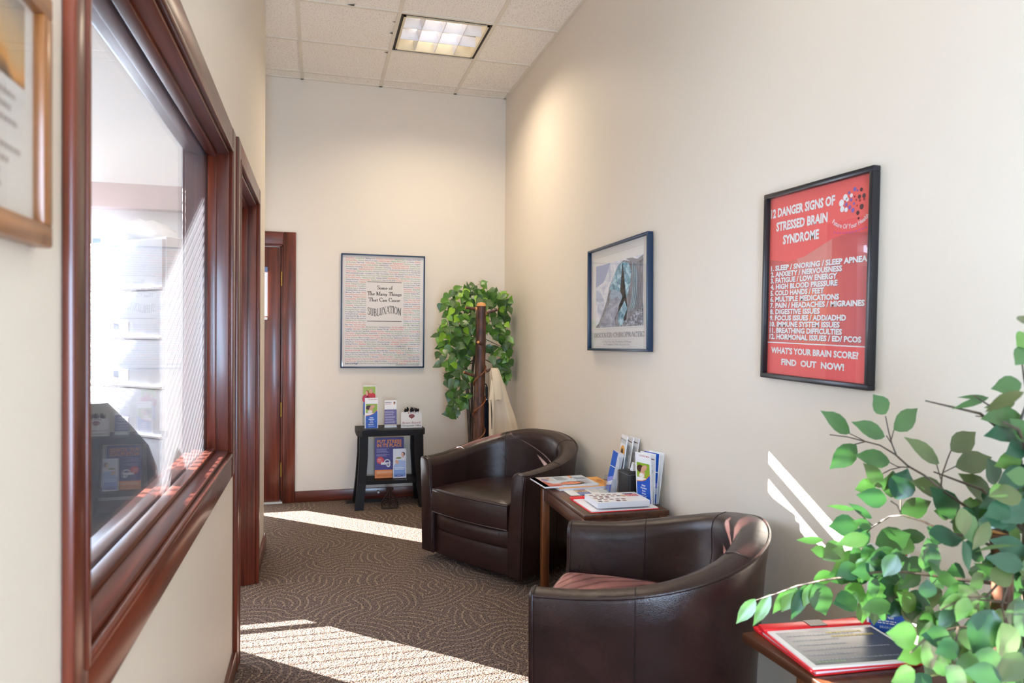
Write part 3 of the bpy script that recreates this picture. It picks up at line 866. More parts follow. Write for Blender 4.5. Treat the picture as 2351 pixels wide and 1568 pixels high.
def brochure_art(g, kind, w, h, z, M=None):
    """front of a folded leaflet, lower left corner at the origin"""
    B = fm('#1e56b8', .35); 
    if kind == 'freedom':
        g.rect(0, 0, w, h, WHITE, z, M)
        g.text('GABA', w*.25, h*.93, h*.035, fm('#c2504a'), z+E_, width=w*.42, M=M); lines(g, w*.70, w*.94, h*.925, h*.965, 1, fm('#c2504a'), z+E_, 2, M=M, ragged=1)
        g.rect(w*.06, h*.50, w*.96, h*.80, fm('#8fb02c', .35), z+E_, M)
        sk, hr = fm('#d9a486', .4), fm('#4a2a1c', .4)
        g.disc(w*.30, h*.68, w*.24, h*.075, hr, z+2*E_, 18, M); g.disc(w*.56, h*.70, w*.22, h*.055, sk, z+3*E_, 18, M, .5)
        g.poly([(w*.36, h*.66), (w*.62, h*.62), (w*.56, h*.50), (w*.16, h*.50)], sk, z+3*E_, M)
        g.disc(w*.38, h*.545, w*.17, h*.05, fm('#ece6d8', .4), z+4*E_, 18, M)
        g.poly([(0, 0), (w, 0), (w, h*.60), (w*.86, h*.58), (w*.66, h*.49), (w*.40, h*.44), (0, h*.42)], fm('#e0842e', .35), z+5*E_, M)
        g.poly([(0, 0), (w, 0), (w, h*.575), (w*.86, h*.555), (w*.66, h*.47), (w*.40, h*.425), (0, h*.40)], B, z+6*E_, M)
        for k, s in enumerate(('Enjoy', 'Freedom', 'from', 'Stress')):
            g.text(s, w*.5, h*(.335-.055*k), h*.034, WHITE, z+7*E_, 'C', M=M, bold=.02, maxw=w*.62)
        lines(g, w*.25, w*.78, h*.10, h*.15, 2, WHITE, z+7*E_, 3, M=M)
        g.text('BRAINTAP', w*.5, h*.05, h*.028, fm('#c8d6f2'), z+7*E_, 'C', M=M, maxw=w*.72)
        g.rect(0, 0, w*.05, h, WHITE, z+8*E_, M); g.rect(w*.95, 0, w, h, WHITE, z+8*E_, M)
    elif kind == 'couple':
        g.rect(0, 0, w, h, fm('#9db53c', .35), z, M)
        g.disc(w*.62, h*.60, w*.40, h*.16, fm('#c31f24', .4), z+E_, 20, M); g.disc(w*.2, h*.55, w*.28, h*.15, fm('#b82a4a', .4), z+E_, 20, M)
        face_profile(g, w*.60, h*.82, w*.24, fm('#dca88c'), fm('#b9a08c'), z+2*E_, M); face_profile(g, w*.28, h*.76, w*.24, fm('#e3b49a'), fm('#8d3a2c'), z+2*E_, M)
        g.rect(0, 0, w, h*.42, B, z+5*E_, M); g.rect(w*.96, 0, w, h, WHITE, z+6*E_, M); g.rect(0, h*.97, w, h, WHITE, z+6*E_, M)
    elif kind == 'rack':
        P = fm('#6a6398', .4)
        g.rect(0, 0, w, h, WHITE, z, M); g.rect(0, h*.12, w, h*.66, P, z+E_, M); g.rect(0, h*.08, w, h*.115, fm('#e9c9b6', .4), z+E_, M)
        lines(g, w*.06, w*.58, h*.895, h*.945, 1, fm('#3a3560'), z+E_, 3, M=M, ragged=1); lines(g, w*.06, w*.56, h*.84, h*.88, 1, fm('#c04038'), z+E_, 4, M=M, ragged=1)
        face_profile(g, w*.80, h*.90, w*.15, fm('#b98060'), fm('#2c2422'), z+E_, M)
        for k in range(5): lines(g, w*.06, w*.90, h*(.16+.095*k), h*(.225+.095*k), 2, fm('#d9d4ea'), z+2*E_, k, M=M)
    elif kind == 'calm':
        g.rect(0, 0, w, h, fm('#e7e9f2', .35), z, M)
        g.rect(w*.06, h*.04, w*.95, h*.42, fm('#86a4dc', .35), z+E_, M); g.poly([(w*.06, h*.42), (w*.4, h*.62), (w*.95, h*.58), (w*.95, h*.30), (w*.06, h*.30)], fm('#a9bfe8', .35), z+2*E_, M)
        face_profile(g, w*.74, h*.80, w*.26, fm('#e8bda6'), fm('#5a3626'), z+3*E_, M); g.disc(w*.42, h*.68, w*.22, h*.03, fm('#8a8a3a'), z+3*E_, 14, M); g.disc(w*.30, h*.55, w*.12, h*.08, fm('#e0b49e'), z+3*E_, 14, M, .5)
        lines(g, w*.12, w*.88, h*.26, h*.38, 2, fm('#e9f0ff'), z+4*E_, 6, M=M)
        g.disc(w*.45, h*.075, w*.32, h*.03, fm('#3c5cac'), z+4*E_, 18, M); g.text('BRAINTAP', w*.45, h*.065, h*.022, WHITE, z+5*E_, 'C', M=M, maxw=w*.5)
    elif kind == 'maroon':
        g.rect(0, 0, w, h, WHITE, z, M); g.rect(0, 0, w, h*.56, fm('#6d1a3c', .35), z+E_, M)
        g.disc(w*.55, h*.62, w*.46, h*.17, fm('#f4f2f2', .35), z+2*E_, 24, M); g.disc(w*.55, h*.63, w*.42, h*.155, fm('#e0a03a', .35), z+3*E_, 24, M); g.disc(w*.50, h*.64, w*.20, h*.08, fm('#33201a'), z+4*E_, 18, M)
        lines(g, w*.14, w*.86, h*.30, h*.48, 2, WHITE, z+2*E_, 6, M=M)
        lines(g, w*.15, w*.85, h*.08, h*.22, 3, fm('#d8a9b8'), z+2*E_, 5, M=M)
    elif kind == 'blue':
        g.rect(0, 0, w, h, fm('#1f5ec4', .35), z, M)
        g.poly([(0, h*.12), (w, h*.32), (w, h*.42), (0, h*.30)], fm('#8d93dd', .35), z+E_, M); g.poly([(0, h*.09), (w, h*.20), (w, h*.32), (0, h*.16)], fm('#e7e4f0', .35), z+2*E_, M)
        g.poly([(0, h*.60), (w, h*.62), (w, h*.64), (0, h*.615)], WHITE, z+E_, M)
    elif kind == 'notes':
        g.rect(0, 0, w, h, WHITE, z, M)
        lines(g, w*.1, w*.9, h*.45, h*.80, 14, fm('#8c8288'), z+E_, 8, M=M)
        g.poly([(w*.05, h*.95), (w*.5, h*.885), (w*.95, h*.88), (w*.95, h*.895), (w*.5, h*.905), (w*.05, h*.97)], fm('#5c2430'), z+E_, M)
    elif kind == 'form':
        g.rect(0, 0, w, h, WHITE, z, M)
        for k, (a, b) in enumerate(((.80, .86), (.62, .66), (.45, .50), (.30, .33))): lines(g, w*.12, w*.8, h*a, h*b, 2, fm('#8c8890'), z+E_, k, M=M)

def brochure(name, label, kind, M, w=0.1, h=0.228, th=0.004, group=None, edge=None):
    t = G()
    t.box(0, w, 0, h, -th, 0.0, edge or WHITE)
    brochure_art(t, kind, w, h, 0.0004)
    o = obj(name, t, None, smooth=False); o.matrix_world = M
    tag(o, label, 'brochure', group)
    return o
def holder(name, label, M, w, tiers, parent=None, base_d=0.08):
    """clear acrylic leaflet stand. local x right, y up, z toward the reader"""
    t = thing(name, label, 'brochure holder', M=M)
    th = 0.0022
    g = G(); g.box(-0.004, w+0.004, -0.002, 0.001, -base_d*.55, base_d*.45, M_ACRYL); obj('base', g, t, smooth=False)
    g = G()
    for (z0, hb, hf, y0) in tiers:
        g.box(-0.004, w+0.004, y0, y0+hb, z0-0.028, z0-0.026, M_ACRYL)          # back
        g.box(-0.004, -0.002, y0, y0+hf*1.4, z0-0.028, z0+0.006, M_ACRYL); g.box(w+0.002, w+0.004, y0, y0+hf*1.4, z0-0.028, z0+0.006, M_ACRYL)
        g.box(-0.004, w+0.004, y0, y0+hf, z0+0.004, z0+0.006, M_ACRYL)          # front lip
    obj('pocket', g, t, smooth=False)
    return t
def lean(origin, ang, tilt):
    """frame for something upright: faces the direction ang (radians, 0 = -y), leaning back by tilt"""
    ux = Vector((math.cos(ang), math.sin(ang), 0)); out = Vector((math.sin(ang), -math.cos(ang), 0))
    uy = (Vector((0, 0, 1))*math.cos(tilt)-out*math.sin(tilt))
    return frame_matrix(origin, ux, uy)

# ---- on the black side table
zt = 0.601
holder('brochure_holder', 'clear two-tier brochure holder on the left of the black side table', lean((0.352, 5.585, zt), 0, 0.0), 0.102, ((-0.01, 0.14, 0.05, 0.0), (-0.055, 0.22, 0.10, 0.03)))
brochure('brochure', 'brochure picturing a couple in red, rear tier of the left holder', 'couple', lean((0.352, 5.638, zt+0.105), 0, 0.06), 0.098, 0.228, 0.012)
brochure('brochure', 'brochure of a resting woman over blue, front of the two-tier holder on black table', 'freedom', lean((0.362, 5.590, zt+0.006), 0, 0.06), 0.100, 0.235, 0.016)
holder('brochure_holder', 'small clear brochure holder in the middle of the black side table', lean((0.513, 5.60, zt), 0, 0.0), 0.094, ((-0.01, 0.12, 0.04, 0.0),))
brochure('brochure', 'purple and white rack card in the middle holder on the black side table', 'rack', lean((0.513, 5.607, zt+0.006), 0, 0.07), 0.094, 0.212, 0.008)
# sign: white acrylic block with the red brain
g = G(); w, h = 0.165, 0.125
g.box(0, w, 0, h, -0.006, 0, fm('#e6e3df', .3)); z = 0.0004
RD = fm('#b0413c', .4)
g.text('Certified', w*.42, h*.90, h*.075, fm('#8a3a36'), z, width=w*.30); g.disc(w*.36, h*.93, w*.03, h*.04, RD, z)
brain = [(.40, .66), (.37, .72), (.385, .79), (.43, .83), (.49, .85), (.56, .845), (.62, .82), (.655, .76), (.65, .69), (.61, .64), (.555, .62), (.53, .58), (.50, .53), (.485, .54), (.50, .60), (.46, .61)]
g.poly([(x*w, y*h) for x, y in brain], fm('#7d2b2a', .4), z)
g.tube([(w*(.43+.03*k), h*(.70 if k % 2 else .76), z+.001) for k in range(7)], 0.0008, fm('#e6e3df', .3), 4)
g.text('Brain-Based', w*.5, h*.26, h*.13, fm('#a2443f', .4), z, 'C', width=w*.84); g.text('Chiropractic Office', w*.5, h*.09, h*.10, fm('#4a2c2a', .4), z, 'C', width=w*.93, bold=.01)
for x, y in ((.05, .06), (.95, .06), (.05, .94), (.95, .94)): g.disc(w*x, h*y, .002, .002, fm('#8d8a86'), z, 8)
o = obj('desk_sign', g, None, smooth=False); o.matrix_world = lean((0.640, 5.60, zt), 0.02, 0.08)
tag(o, 'white Brain-Based Chiropractic Office sign at the right end of the black side table', 'sign')
# black silhouette figurines lined up behind the sign
hx = 0.668
for k, (dx, lab) in enumerate(((0.0, 'left'), (0.045, 'middle'), (0.083, 'right'))):
    g = G(); bm_ = fm('#121113', .6)
    r = random.Random(k+40)
    body = [(0, 0.03, 0.128), (0.014, 0.03, 0.137), (0.030, 0.03, 0.135)]
    g.tube([(0.002, 0.03, 0.0), (0.002, 0.03, 0.126)], 0.0035, bm_, 6); g.tube([(0.026, 0.03, 0.0), (0.026, 0.03, 0.126)], 0.0035, bm_, 6)
    g.tube(body, [0.009, 0.012, 0.008], bm_, 8)
    for q in range(7): 
        a = r.uniform(0, 0.03); g.tube([(a, 0.03, 0.134), (a+r.uniform(-.008, .008), 0.03+r.uniform(-.008, .008), 0.146+r.uniform(0, .018))], [0.006, 0.003], bm_, 6)
    o = obj('figurine', g); o.location = (hx+dx, 5.585, zt)
    tag(o, 'small black figurine, %s one of three standing behind the white brain sign' % lab, 'figurine', 'black figurines behind the sign')
# ---- on its shelf
zs = 0.206
g = G(); w, h = 0.228, 0.315
PU = fm('#3d2b7c', .35); OR = fm('#f08a2c', .35)
g.box(0, w, 0, h, -0.004, 0, PU); z = 0.0004
g.rect(0, 0, w, h*.20, OR, z)
g.text('PUT STRESS', w*.08, h*.86, h*.080, OR, z+E_, width=w*.84, bold=.035); g.text('IN ITS PLACE', w*.08, h*.765, h*.080, OR, z+E_, width=w*.84, bold=.035)
lines(g, w*.06, w*.50, h*.62, h*.73, 5, fm('#b5a9d8'), z+E_, 2); lines(g, w*.06, w*.50, h*.53, h*.60, 3, fm('#b5a9d8'), z+E_, 3)
g.disc(w*.19, h*.435, w*.125, h*.09, fm('#e0383c', .35), z+E_, 24)
lines(g, w*.10, w*.28, h*.39, h*.48, 3, fm('#f6d0d0'), z+2*E_, 8)
g.tube([(w*(.42+.10*math.cos(a)), h*(.36+.09*math.sin(a)), z+.002) for a in [PI*k/10 for k in range(11)]], 0.0042, WHITE, 6)
g.rect(w*.21, h*.33, w*.52, h*.385, WHITE, z+3*E_); g.disc(w*.46, h*.32, w*.07, h*.055, WHITE, z+3*E_); g.disc(w*.46, h*.32, w*.035, h*.027, fm('#9a94a8'), z+4*E_)
lines(g, w*.07, w*.80, h*.11, h*.175, 3, fm('#fbe0bd'), z+2*E_, 4); g.text('EXCLUSIVE OFFER', w*.08, h*.05, h*.028, fm('#9a3a1c'), z+2*E_, width=w*.62)
o = obj('counter_sign', g, None, smooth=False); o.matrix_world = lean((0.443, 5.635, zs+0.002), 0.0, 0.10)
tag(o, 'purple and orange PUT STRESS IN ITS PLACE sign on the lower shelf of the table', 'sign')
holder('brochure_holder', 'small clear brochure holder on the lower shelf, in front of the purple sign', lean((0.580, 5.585, zs), 0, 0.0), 0.100, ((-0.01, 0.12, 0.04, 0.0),))
brochure('brochure', 'pale blue brochure with a woman, before the purple sign on the shelf', 'calm', lean((0.580, 5.592, zs+0.006), -0.02, 0.07), 0.102, 0.228, 0.010)

# ---- floor things near the black table
g = G(); ir = fm('#3a2a24', .5, .5, .6)
def scroll(cx, cz, r0, turns, d=1, a0=0.0): return [(cx+d*(r0*(1-.7*k/24))*math.cos(a0+turns*2*PI*k/24), 0, cz+(r0*(1-.7*k/24))*math.sin(a0+turns*2*PI*k/24)) for k in range(25)]
for d in (-1, 1):
    g.tube(scroll(d*.030, .045, .026, 1.3, d, 1.2), 0.0055, ir, 6); g.tube(scroll(d*.012, .152, .014, 1.2, d, -1.0), 0.005, ir, 6)
    g.tube([(d*.058, 0, .006), (d*.060, 0, .05), (d*.038, 0, .09), (d*.012, 0, .12), (d*.006, 0, .155)], 0.006, ir, 6)
    g.tube(scroll(d*.020, .095, .016, 1.1, -d, 2.0), 0.0045, ir, 6)
g.tube([(-.062, 0, .008), (.062, 0, .008)], 0.007, ir, 8); g.tube([(0, 0, .01), (0, 0, .165)], 0.006, ir, 8); g.box(-.05, .05, 0.0, .05, 0, .006, ir, .002)
for k in range(3): g.lathe([(0.0, -.006), (.006, 0), (0, .006)], ir, 8, ((k-1)*.04, 0, .012))
o = obj('door_stop', g); o.location = (0.545, 5.49, 0)
tag(o, 'ornate cast iron scrollwork door stop on the carpet in front of the black side table', 'door stop')
g = G(); dk = fm('#1c1712', .5)
g.box(-.17, .17, -.05, .05, 0, .004, dk)
for k in range(18): g.box(-.16+.0185*k, -.15+.0185*k, -.04, .04, .004, .008, dk)
o = obj('floor_register', g, smooth=False); o.location = (0.40, 5.77, 0)
tag(o, 'dark slotted floor air register beside the baseboard under the black side table', 'floor vent')
g = G(); g.tube([(0, 0, 0), (0, -.05, 0)], .006, M_BLACKMETAL, 10); g.lathe([(0, -.001), (.009, 0), (.010, .008), (.007, .014), (0, .015)], fm('#f0efec', .4), 14, M=Matrix.Translation((0, -.05, 0)) @ Matrix.Rotation(PI/2, 4, 'X'))
o = obj('bumper', g); o.location = (0.485, YB-.016, .062)
tag(o, 'small white-tipped bumper screwed to the dark baseboard behind the black table', 'door stop')

# ================================================================== FRAMED PICTURES
def picture_frame(g, w, h, fw, depth, matu, matv, bev=0.003):
    g.box(0, w, 0, fw, 0, depth, matu, bev); g.box(0, w, h-fw, h, 0, depth, matu, bev)
    g.box(0, fw, fw-.001, h-fw+.001, 0, depth, matv, bev); g.box(w-fw, w, fw-.001, h-fw+.001, 0, depth, matv, bev)
def framed(name, label, M, w, h, fw, depth, matu, matv, cat='framed poster'):
    t = thing(name, label, cat, M=M)
    g = G(); picture_frame(g, w, h, fw, depth, matu, matv); obj('frame', g, t)
    g = G(); g.box(fw-.002, w-fw+.002, fw-.002, h-fw+.002, depth*.62, depth*.62+.002, M_PICGLASS); obj('glazing', g, t, smooth=False)
    return t
# red poster
P = Vector((XR-0.001, 2.196, 1.2)); tl = math.radians(-1.0)
ux = Vector((0, -math.cos(tl), math.sin(tl))); uy = Vector((0, math.sin(tl), math.cos(tl)))
w, h = 0.512, 0.640
M = frame_matrix((XR-0.0012, 2.195, 1.200), ux, uy)
BKF = fm('#1c1c22', .3, .5)
t = framed('framed_poster', 'black framed red 12 Danger Signs poster on the right wall', M, w, h, 0.017, 0.026, BKF, BKF)
g = G(); z = 0.008
RED = fm('#f5625e', .45)
def red_panel():
    m, nt, p = newmat('red_panel')
    tc = N(nt, 'ShaderNodeTexCoord'); sp = N(nt, 'ShaderNodeSeparateXYZ'); nt.links.new(tc.outputs['Object'], sp.inputs[0])
    gr = N(nt, 'ShaderNodeTexGradient', gradient_type='SPHERICAL'); mp = N(nt, 'ShaderNodeMapping')
    mp.inputs['Location'].default_value = (-.23*4, -.27*2.6, 0); mp.inputs['Scale'].default_value = (4, 2.6, 0)
    nt.links.new(tc.outputs['Object'], mp.inputs['Vector']); nt.links.new(mp.outputs['Vector'], gr.inputs['Vector'])
    r = ramp(nt, gr.outputs['Fac'], [(0.0, rgb(200, 78, 76)), (0.35, rgb(212, 86, 80)), (0.8, rgb(236, 112, 86)), (1.0, rgb(244, 136, 98))])
    nt.links.new(r.outputs['Color'], p.inputs['Base Color']); p.inputs['Roughness'].default_value = .45
    return m
g.rect(.014, .014, w-.014, h-.014, RED, z)
g.box(.012, w-.012, .012, h-.012, 0.002, z-.0002, WHITE)
body = [(.014, .125), (w-.014, .125), (w-.014, .455), (.40, .462), (.33, .452), (.26, .428), (.19, .405), (.12, .398), (.014, .412)]
g.poly(body, red_panel(), z+E_)
g.poly([(.165, .404), (.20, .408), (.27, .432), (.33, .452), (.33, .36), (.30, .30), (.29, .24), (.20, .24), (.18, .33)], fm('#e58a80', .45), z+1.5*E_)
g.poly([(.20, .30), (.285, .30), (.275, .18), (.21, .18)], fm('#ee7d58', .45), z+1.7*E_)
for k, s_ in enumerate(('12 DANGER SIGNS OF', 'STRESSED BRAIN', 'SYNDROME')):
    g.text(s_, .180, .556-.048*k, .0285, WHITE, z+3*E_, 'C', width=(.318, .256, .180)[k], bold=.04)
items = ('1. SLEEP / SNORING / SLEEP APNEA', '2. ANXIETY / NERVOUSNESS', '3. FATIGUE / LOW ENERGY', '4. HIGH BLOOD PRESSURE', '5. COLD HANDS / FEET', '6. MULTIPLE MEDICATIONS', '7. PAIN / HEADACHES / MIGRAINES', '8. DIGESTIVE ISSUES', '9. FOCUS ISSUES / ADD/ADHD', '10. IMMUNE SYSTEM ISSUES', '11. BREATHING DIFFICULTIES', '12. HORMONAL ISSUES / ED/ PCOS')
wid = (.452, .350, .330, .332, .272, .340, .446, .256, .372, .346, .356, .436)
SH = fm('#8a2430', .5)
for k, s_ in enumerate(items):
    v = .372-.0214*k
    g.text(s_, .0280, v-.0012, .0166, SH, z+2*E_, width=wid[k], bold=.045)
    g.text(s_, .027, v, .0166, WHITE, z+3*E_, width=wid[k], bold=.045)
g.rect(.016, .1225, w-.016, .126, WHITE, z+3*E_)
g.text("WHAT'S YOUR BRAIN SCORE?", w*.5-.01, .088, .0195, WHITE, z+3*E_, 'C', width=.415, bold=.04)
g.text('FIND  OUT  NOW!', w*.5-.01, .050, .0195, WHITE, z+3*E_, 'C', width=.300, bold=.04)
lx, ly = .36, .50
LB, LK, LR = fm('#7560b4', .45), fm('#4a2430', .45), fm('#a01f2c', .45)
dots = [(.04, .50, .024, 0), (.105, .61, .021, 0), (.14, .55, .014, 0), (.055, .36, .020, 0), (.125, .33, .016, 0), (.21, .62, .013, 0), (.17, .69, .010, 1), (.265, .74, .014, 1), (.31, .70, .007, 1), (.205, .525, .012, 1), (.125, .445, .012, 1), (.185, .37, .013, 1), (.24, .29, .015, 1), (.255, .43, .009, 1),
        (.375, .70, .013, 2), (.345, .555, .014, 2), (.42, .555, .015, 2), (.385, .33, .018, 2), (.325, .21, .015, 2), (.265, .58, .007, 3), (.295, .50, .007, 3), (.355, .47, .009, 3), (.425, .48, .009, 3), (.31, .37, .006, 3), (.34, .09, .008, 2)]
for a, b, r_, k in dots: g.disc(.358+a*.24, .488+b*.135, r_*.45, r_*.45, (WHITE, LB, LK, LR)[k], z+3*E_, 14)
def arc_warp(cx, r0, v0):
    def f(X, Y):
        a = (X-cx)/r0; rr = r0-(Y-v0)
        return cx+rr*math.sin(a), v0+r0-rr*math.cos(a)
    return f
g.text('Future Of Your Health', .405, .475, .0135, fm('#fbe4e6', .45), z+3*E_, 'C', width=.165, bold=.02, warp=arc_warp(.405, .13, .475))
for k in range(11): g.disc(.340+.013*k, .463+.9*(k/10-.5)**2*.03, .0048, .0022, fm('#d45aa0', .45), z+3*E_, 8)
obj('print', g, t, smooth=False)

# wave poster
tl = math.radians(0.9)
ux = Vector((0, -math.cos(tl), math.sin(tl))); uy = Vector((0, math.sin(tl), math.cos(tl)))
w, h = 0.775, 0.572
NAVY = fm('#1d3450', .3, .5)
M = frame_matrix((XR-0.0012, 3.850, 1.2535), ux, uy)
t = framed('framed_poster', 'blue framed ocean wave DISCOVER CHIROPRACTIC poster on the right wall above the end table', M, w, h, 0.013, 0.032, NAVY, NAVY)
def streaky(name, c1, c2, c3, sx, sy, det=6):
    m, nt, p = newmat(name); L = nt.links.new
    tc = N(nt, 'ShaderNodeTexCoord'); mp = N(nt, 'ShaderNodeMapping'); mp.inputs['Scale'].default_value = (sx, sy, 1); L(tc.outputs['Object'], mp.inputs['Vector'])
    n = N(nt, 'ShaderNodeTexNoise'); n.inputs['Scale'].default_value = 1; n.inputs['Detail'].default_value = det; n.inputs['Distortion'].default_value = .8; L(mp.outputs['Vector'], n.inputs['Vector'])
    r = ramp(nt, n.outputs['Fac'], [(.36, c1), (.5, c2), (.64, c3)]); L(r.outputs['Color'], p.inputs['Base Color']); p.inputs['Roughness'].default_value = .5
    return m
g = G(); z = 0.010
MATB = fm('#e9e8e4', .6)
g.box(.010, w-.010, .010, h-.010, 0.002, z-.0002, WHITE); g.rect(.012, .012, w-.012, h-.012, MATB, z)
g.rect(.075, .118, w-.075, h-.050, fm('#dcdcd8', .6), z+E_); g.rect(.078, .121, w-.078, h-.053, fm('#f0efec', .6), z+2*E_)
_pk = [0]
def pic(pts, mat, k):
    _pk[0] += 1
    g.poly([(.085+a*(w-.17), .128+b*(h-.226)) for a, b in pts], mat, z+2*E_+_pk[0]*.00025)
pic([(0, 0), (1, 0), (1, 1), (0, 1)], streaky('wave_face', rgb(100, 100, 110), rgb(124, 122, 130), rgb(150, 154, 164), 60, 9), 0)
pic([(0, 1), (1, 1), (1, .95), (.86, .90), (.74, .95), (.62, .99), (.50, .93), (.42, .80), (.33, .66), (.28, .50), (.22, .34), (.12, .16), (.06, .06), (0, .03)], streaky('wave_foam', rgb(196, 204, 226), rgb(226, 230, 242), rgb(244, 246, 252), 16, 16), 1)
pic([(0, 1), (.33, 1), (.27, .86), (.18, .72), (0, .66)], fm('#a9b6d8', .5), 2)
pic([(0, .62), (.12, .55), (.20, .42), (.10, .40), (0, .44)], fm('#c3cce4', .5), 2)
teal = streaky('wave_curl', rgb(74, 128, 156), rgb(120, 178, 202), rgb(190, 222, 234), 22, 34)
pic([(.50, .92), (.60, .97), (.72, .93), (.78, .80), (.76, .62), (.70, .46), (.60, .32), (.52, .22), (.50, .10), (.55, 0), (.66, 0), (.62, .12), (.70, .26), (.62, .44), (.56, .52), (.46, .50), (.36, .56), (.32, .60), (.40, .76)], teal, 3)
pic([(.40, .58), (.56, .52), (.60, .44), (.54, .34), (.42, .30), (.34, .40), (.33, .52)], fm('#9fb6cc', .5), 4)
pic([(.34, .42), (.50, .46), (.55, .38), (.50, .24), (.44, .12), (.46, 0), (.10, 0), (.16, .12), (.26, .28)], streaky('wave_hollow', rgb(128, 134, 158), rgb(158, 164, 184), rgb(186, 192, 208), 12, 24), 4)
for k in range(5): pic([(.80+.035*k, .92-.05*k), (.815+.035*k, .92-.05*k), (.83+.03*k, .62-.04*k), (.80+.03*k, .36-.02*k), (.74+.03*k, .22), (.73+.03*k, .22), (.785+.03*k, .38-.02*k), (.815+.03*k, .62-.04*k)], fm('#8fb8c8' if k < 3 else '#7d8794', .5), 5)
pic([(.56, 0), (1, 0), (1, .30), (.90, .22), (.78, .14), (.66, .08)], streaky('wave_chop', rgb(70, 66, 76), rgb(112, 116, 130), rgb(196, 204, 220), 42, 60, 8), 6)
pic([(.68, 1), (.78, .93), (.90, .90), (1, .93), (1, .99), (.9, .95), (.8, .99)], fm('#8a8c96', .5), 6)
obj('print', g, t, smooth=False)
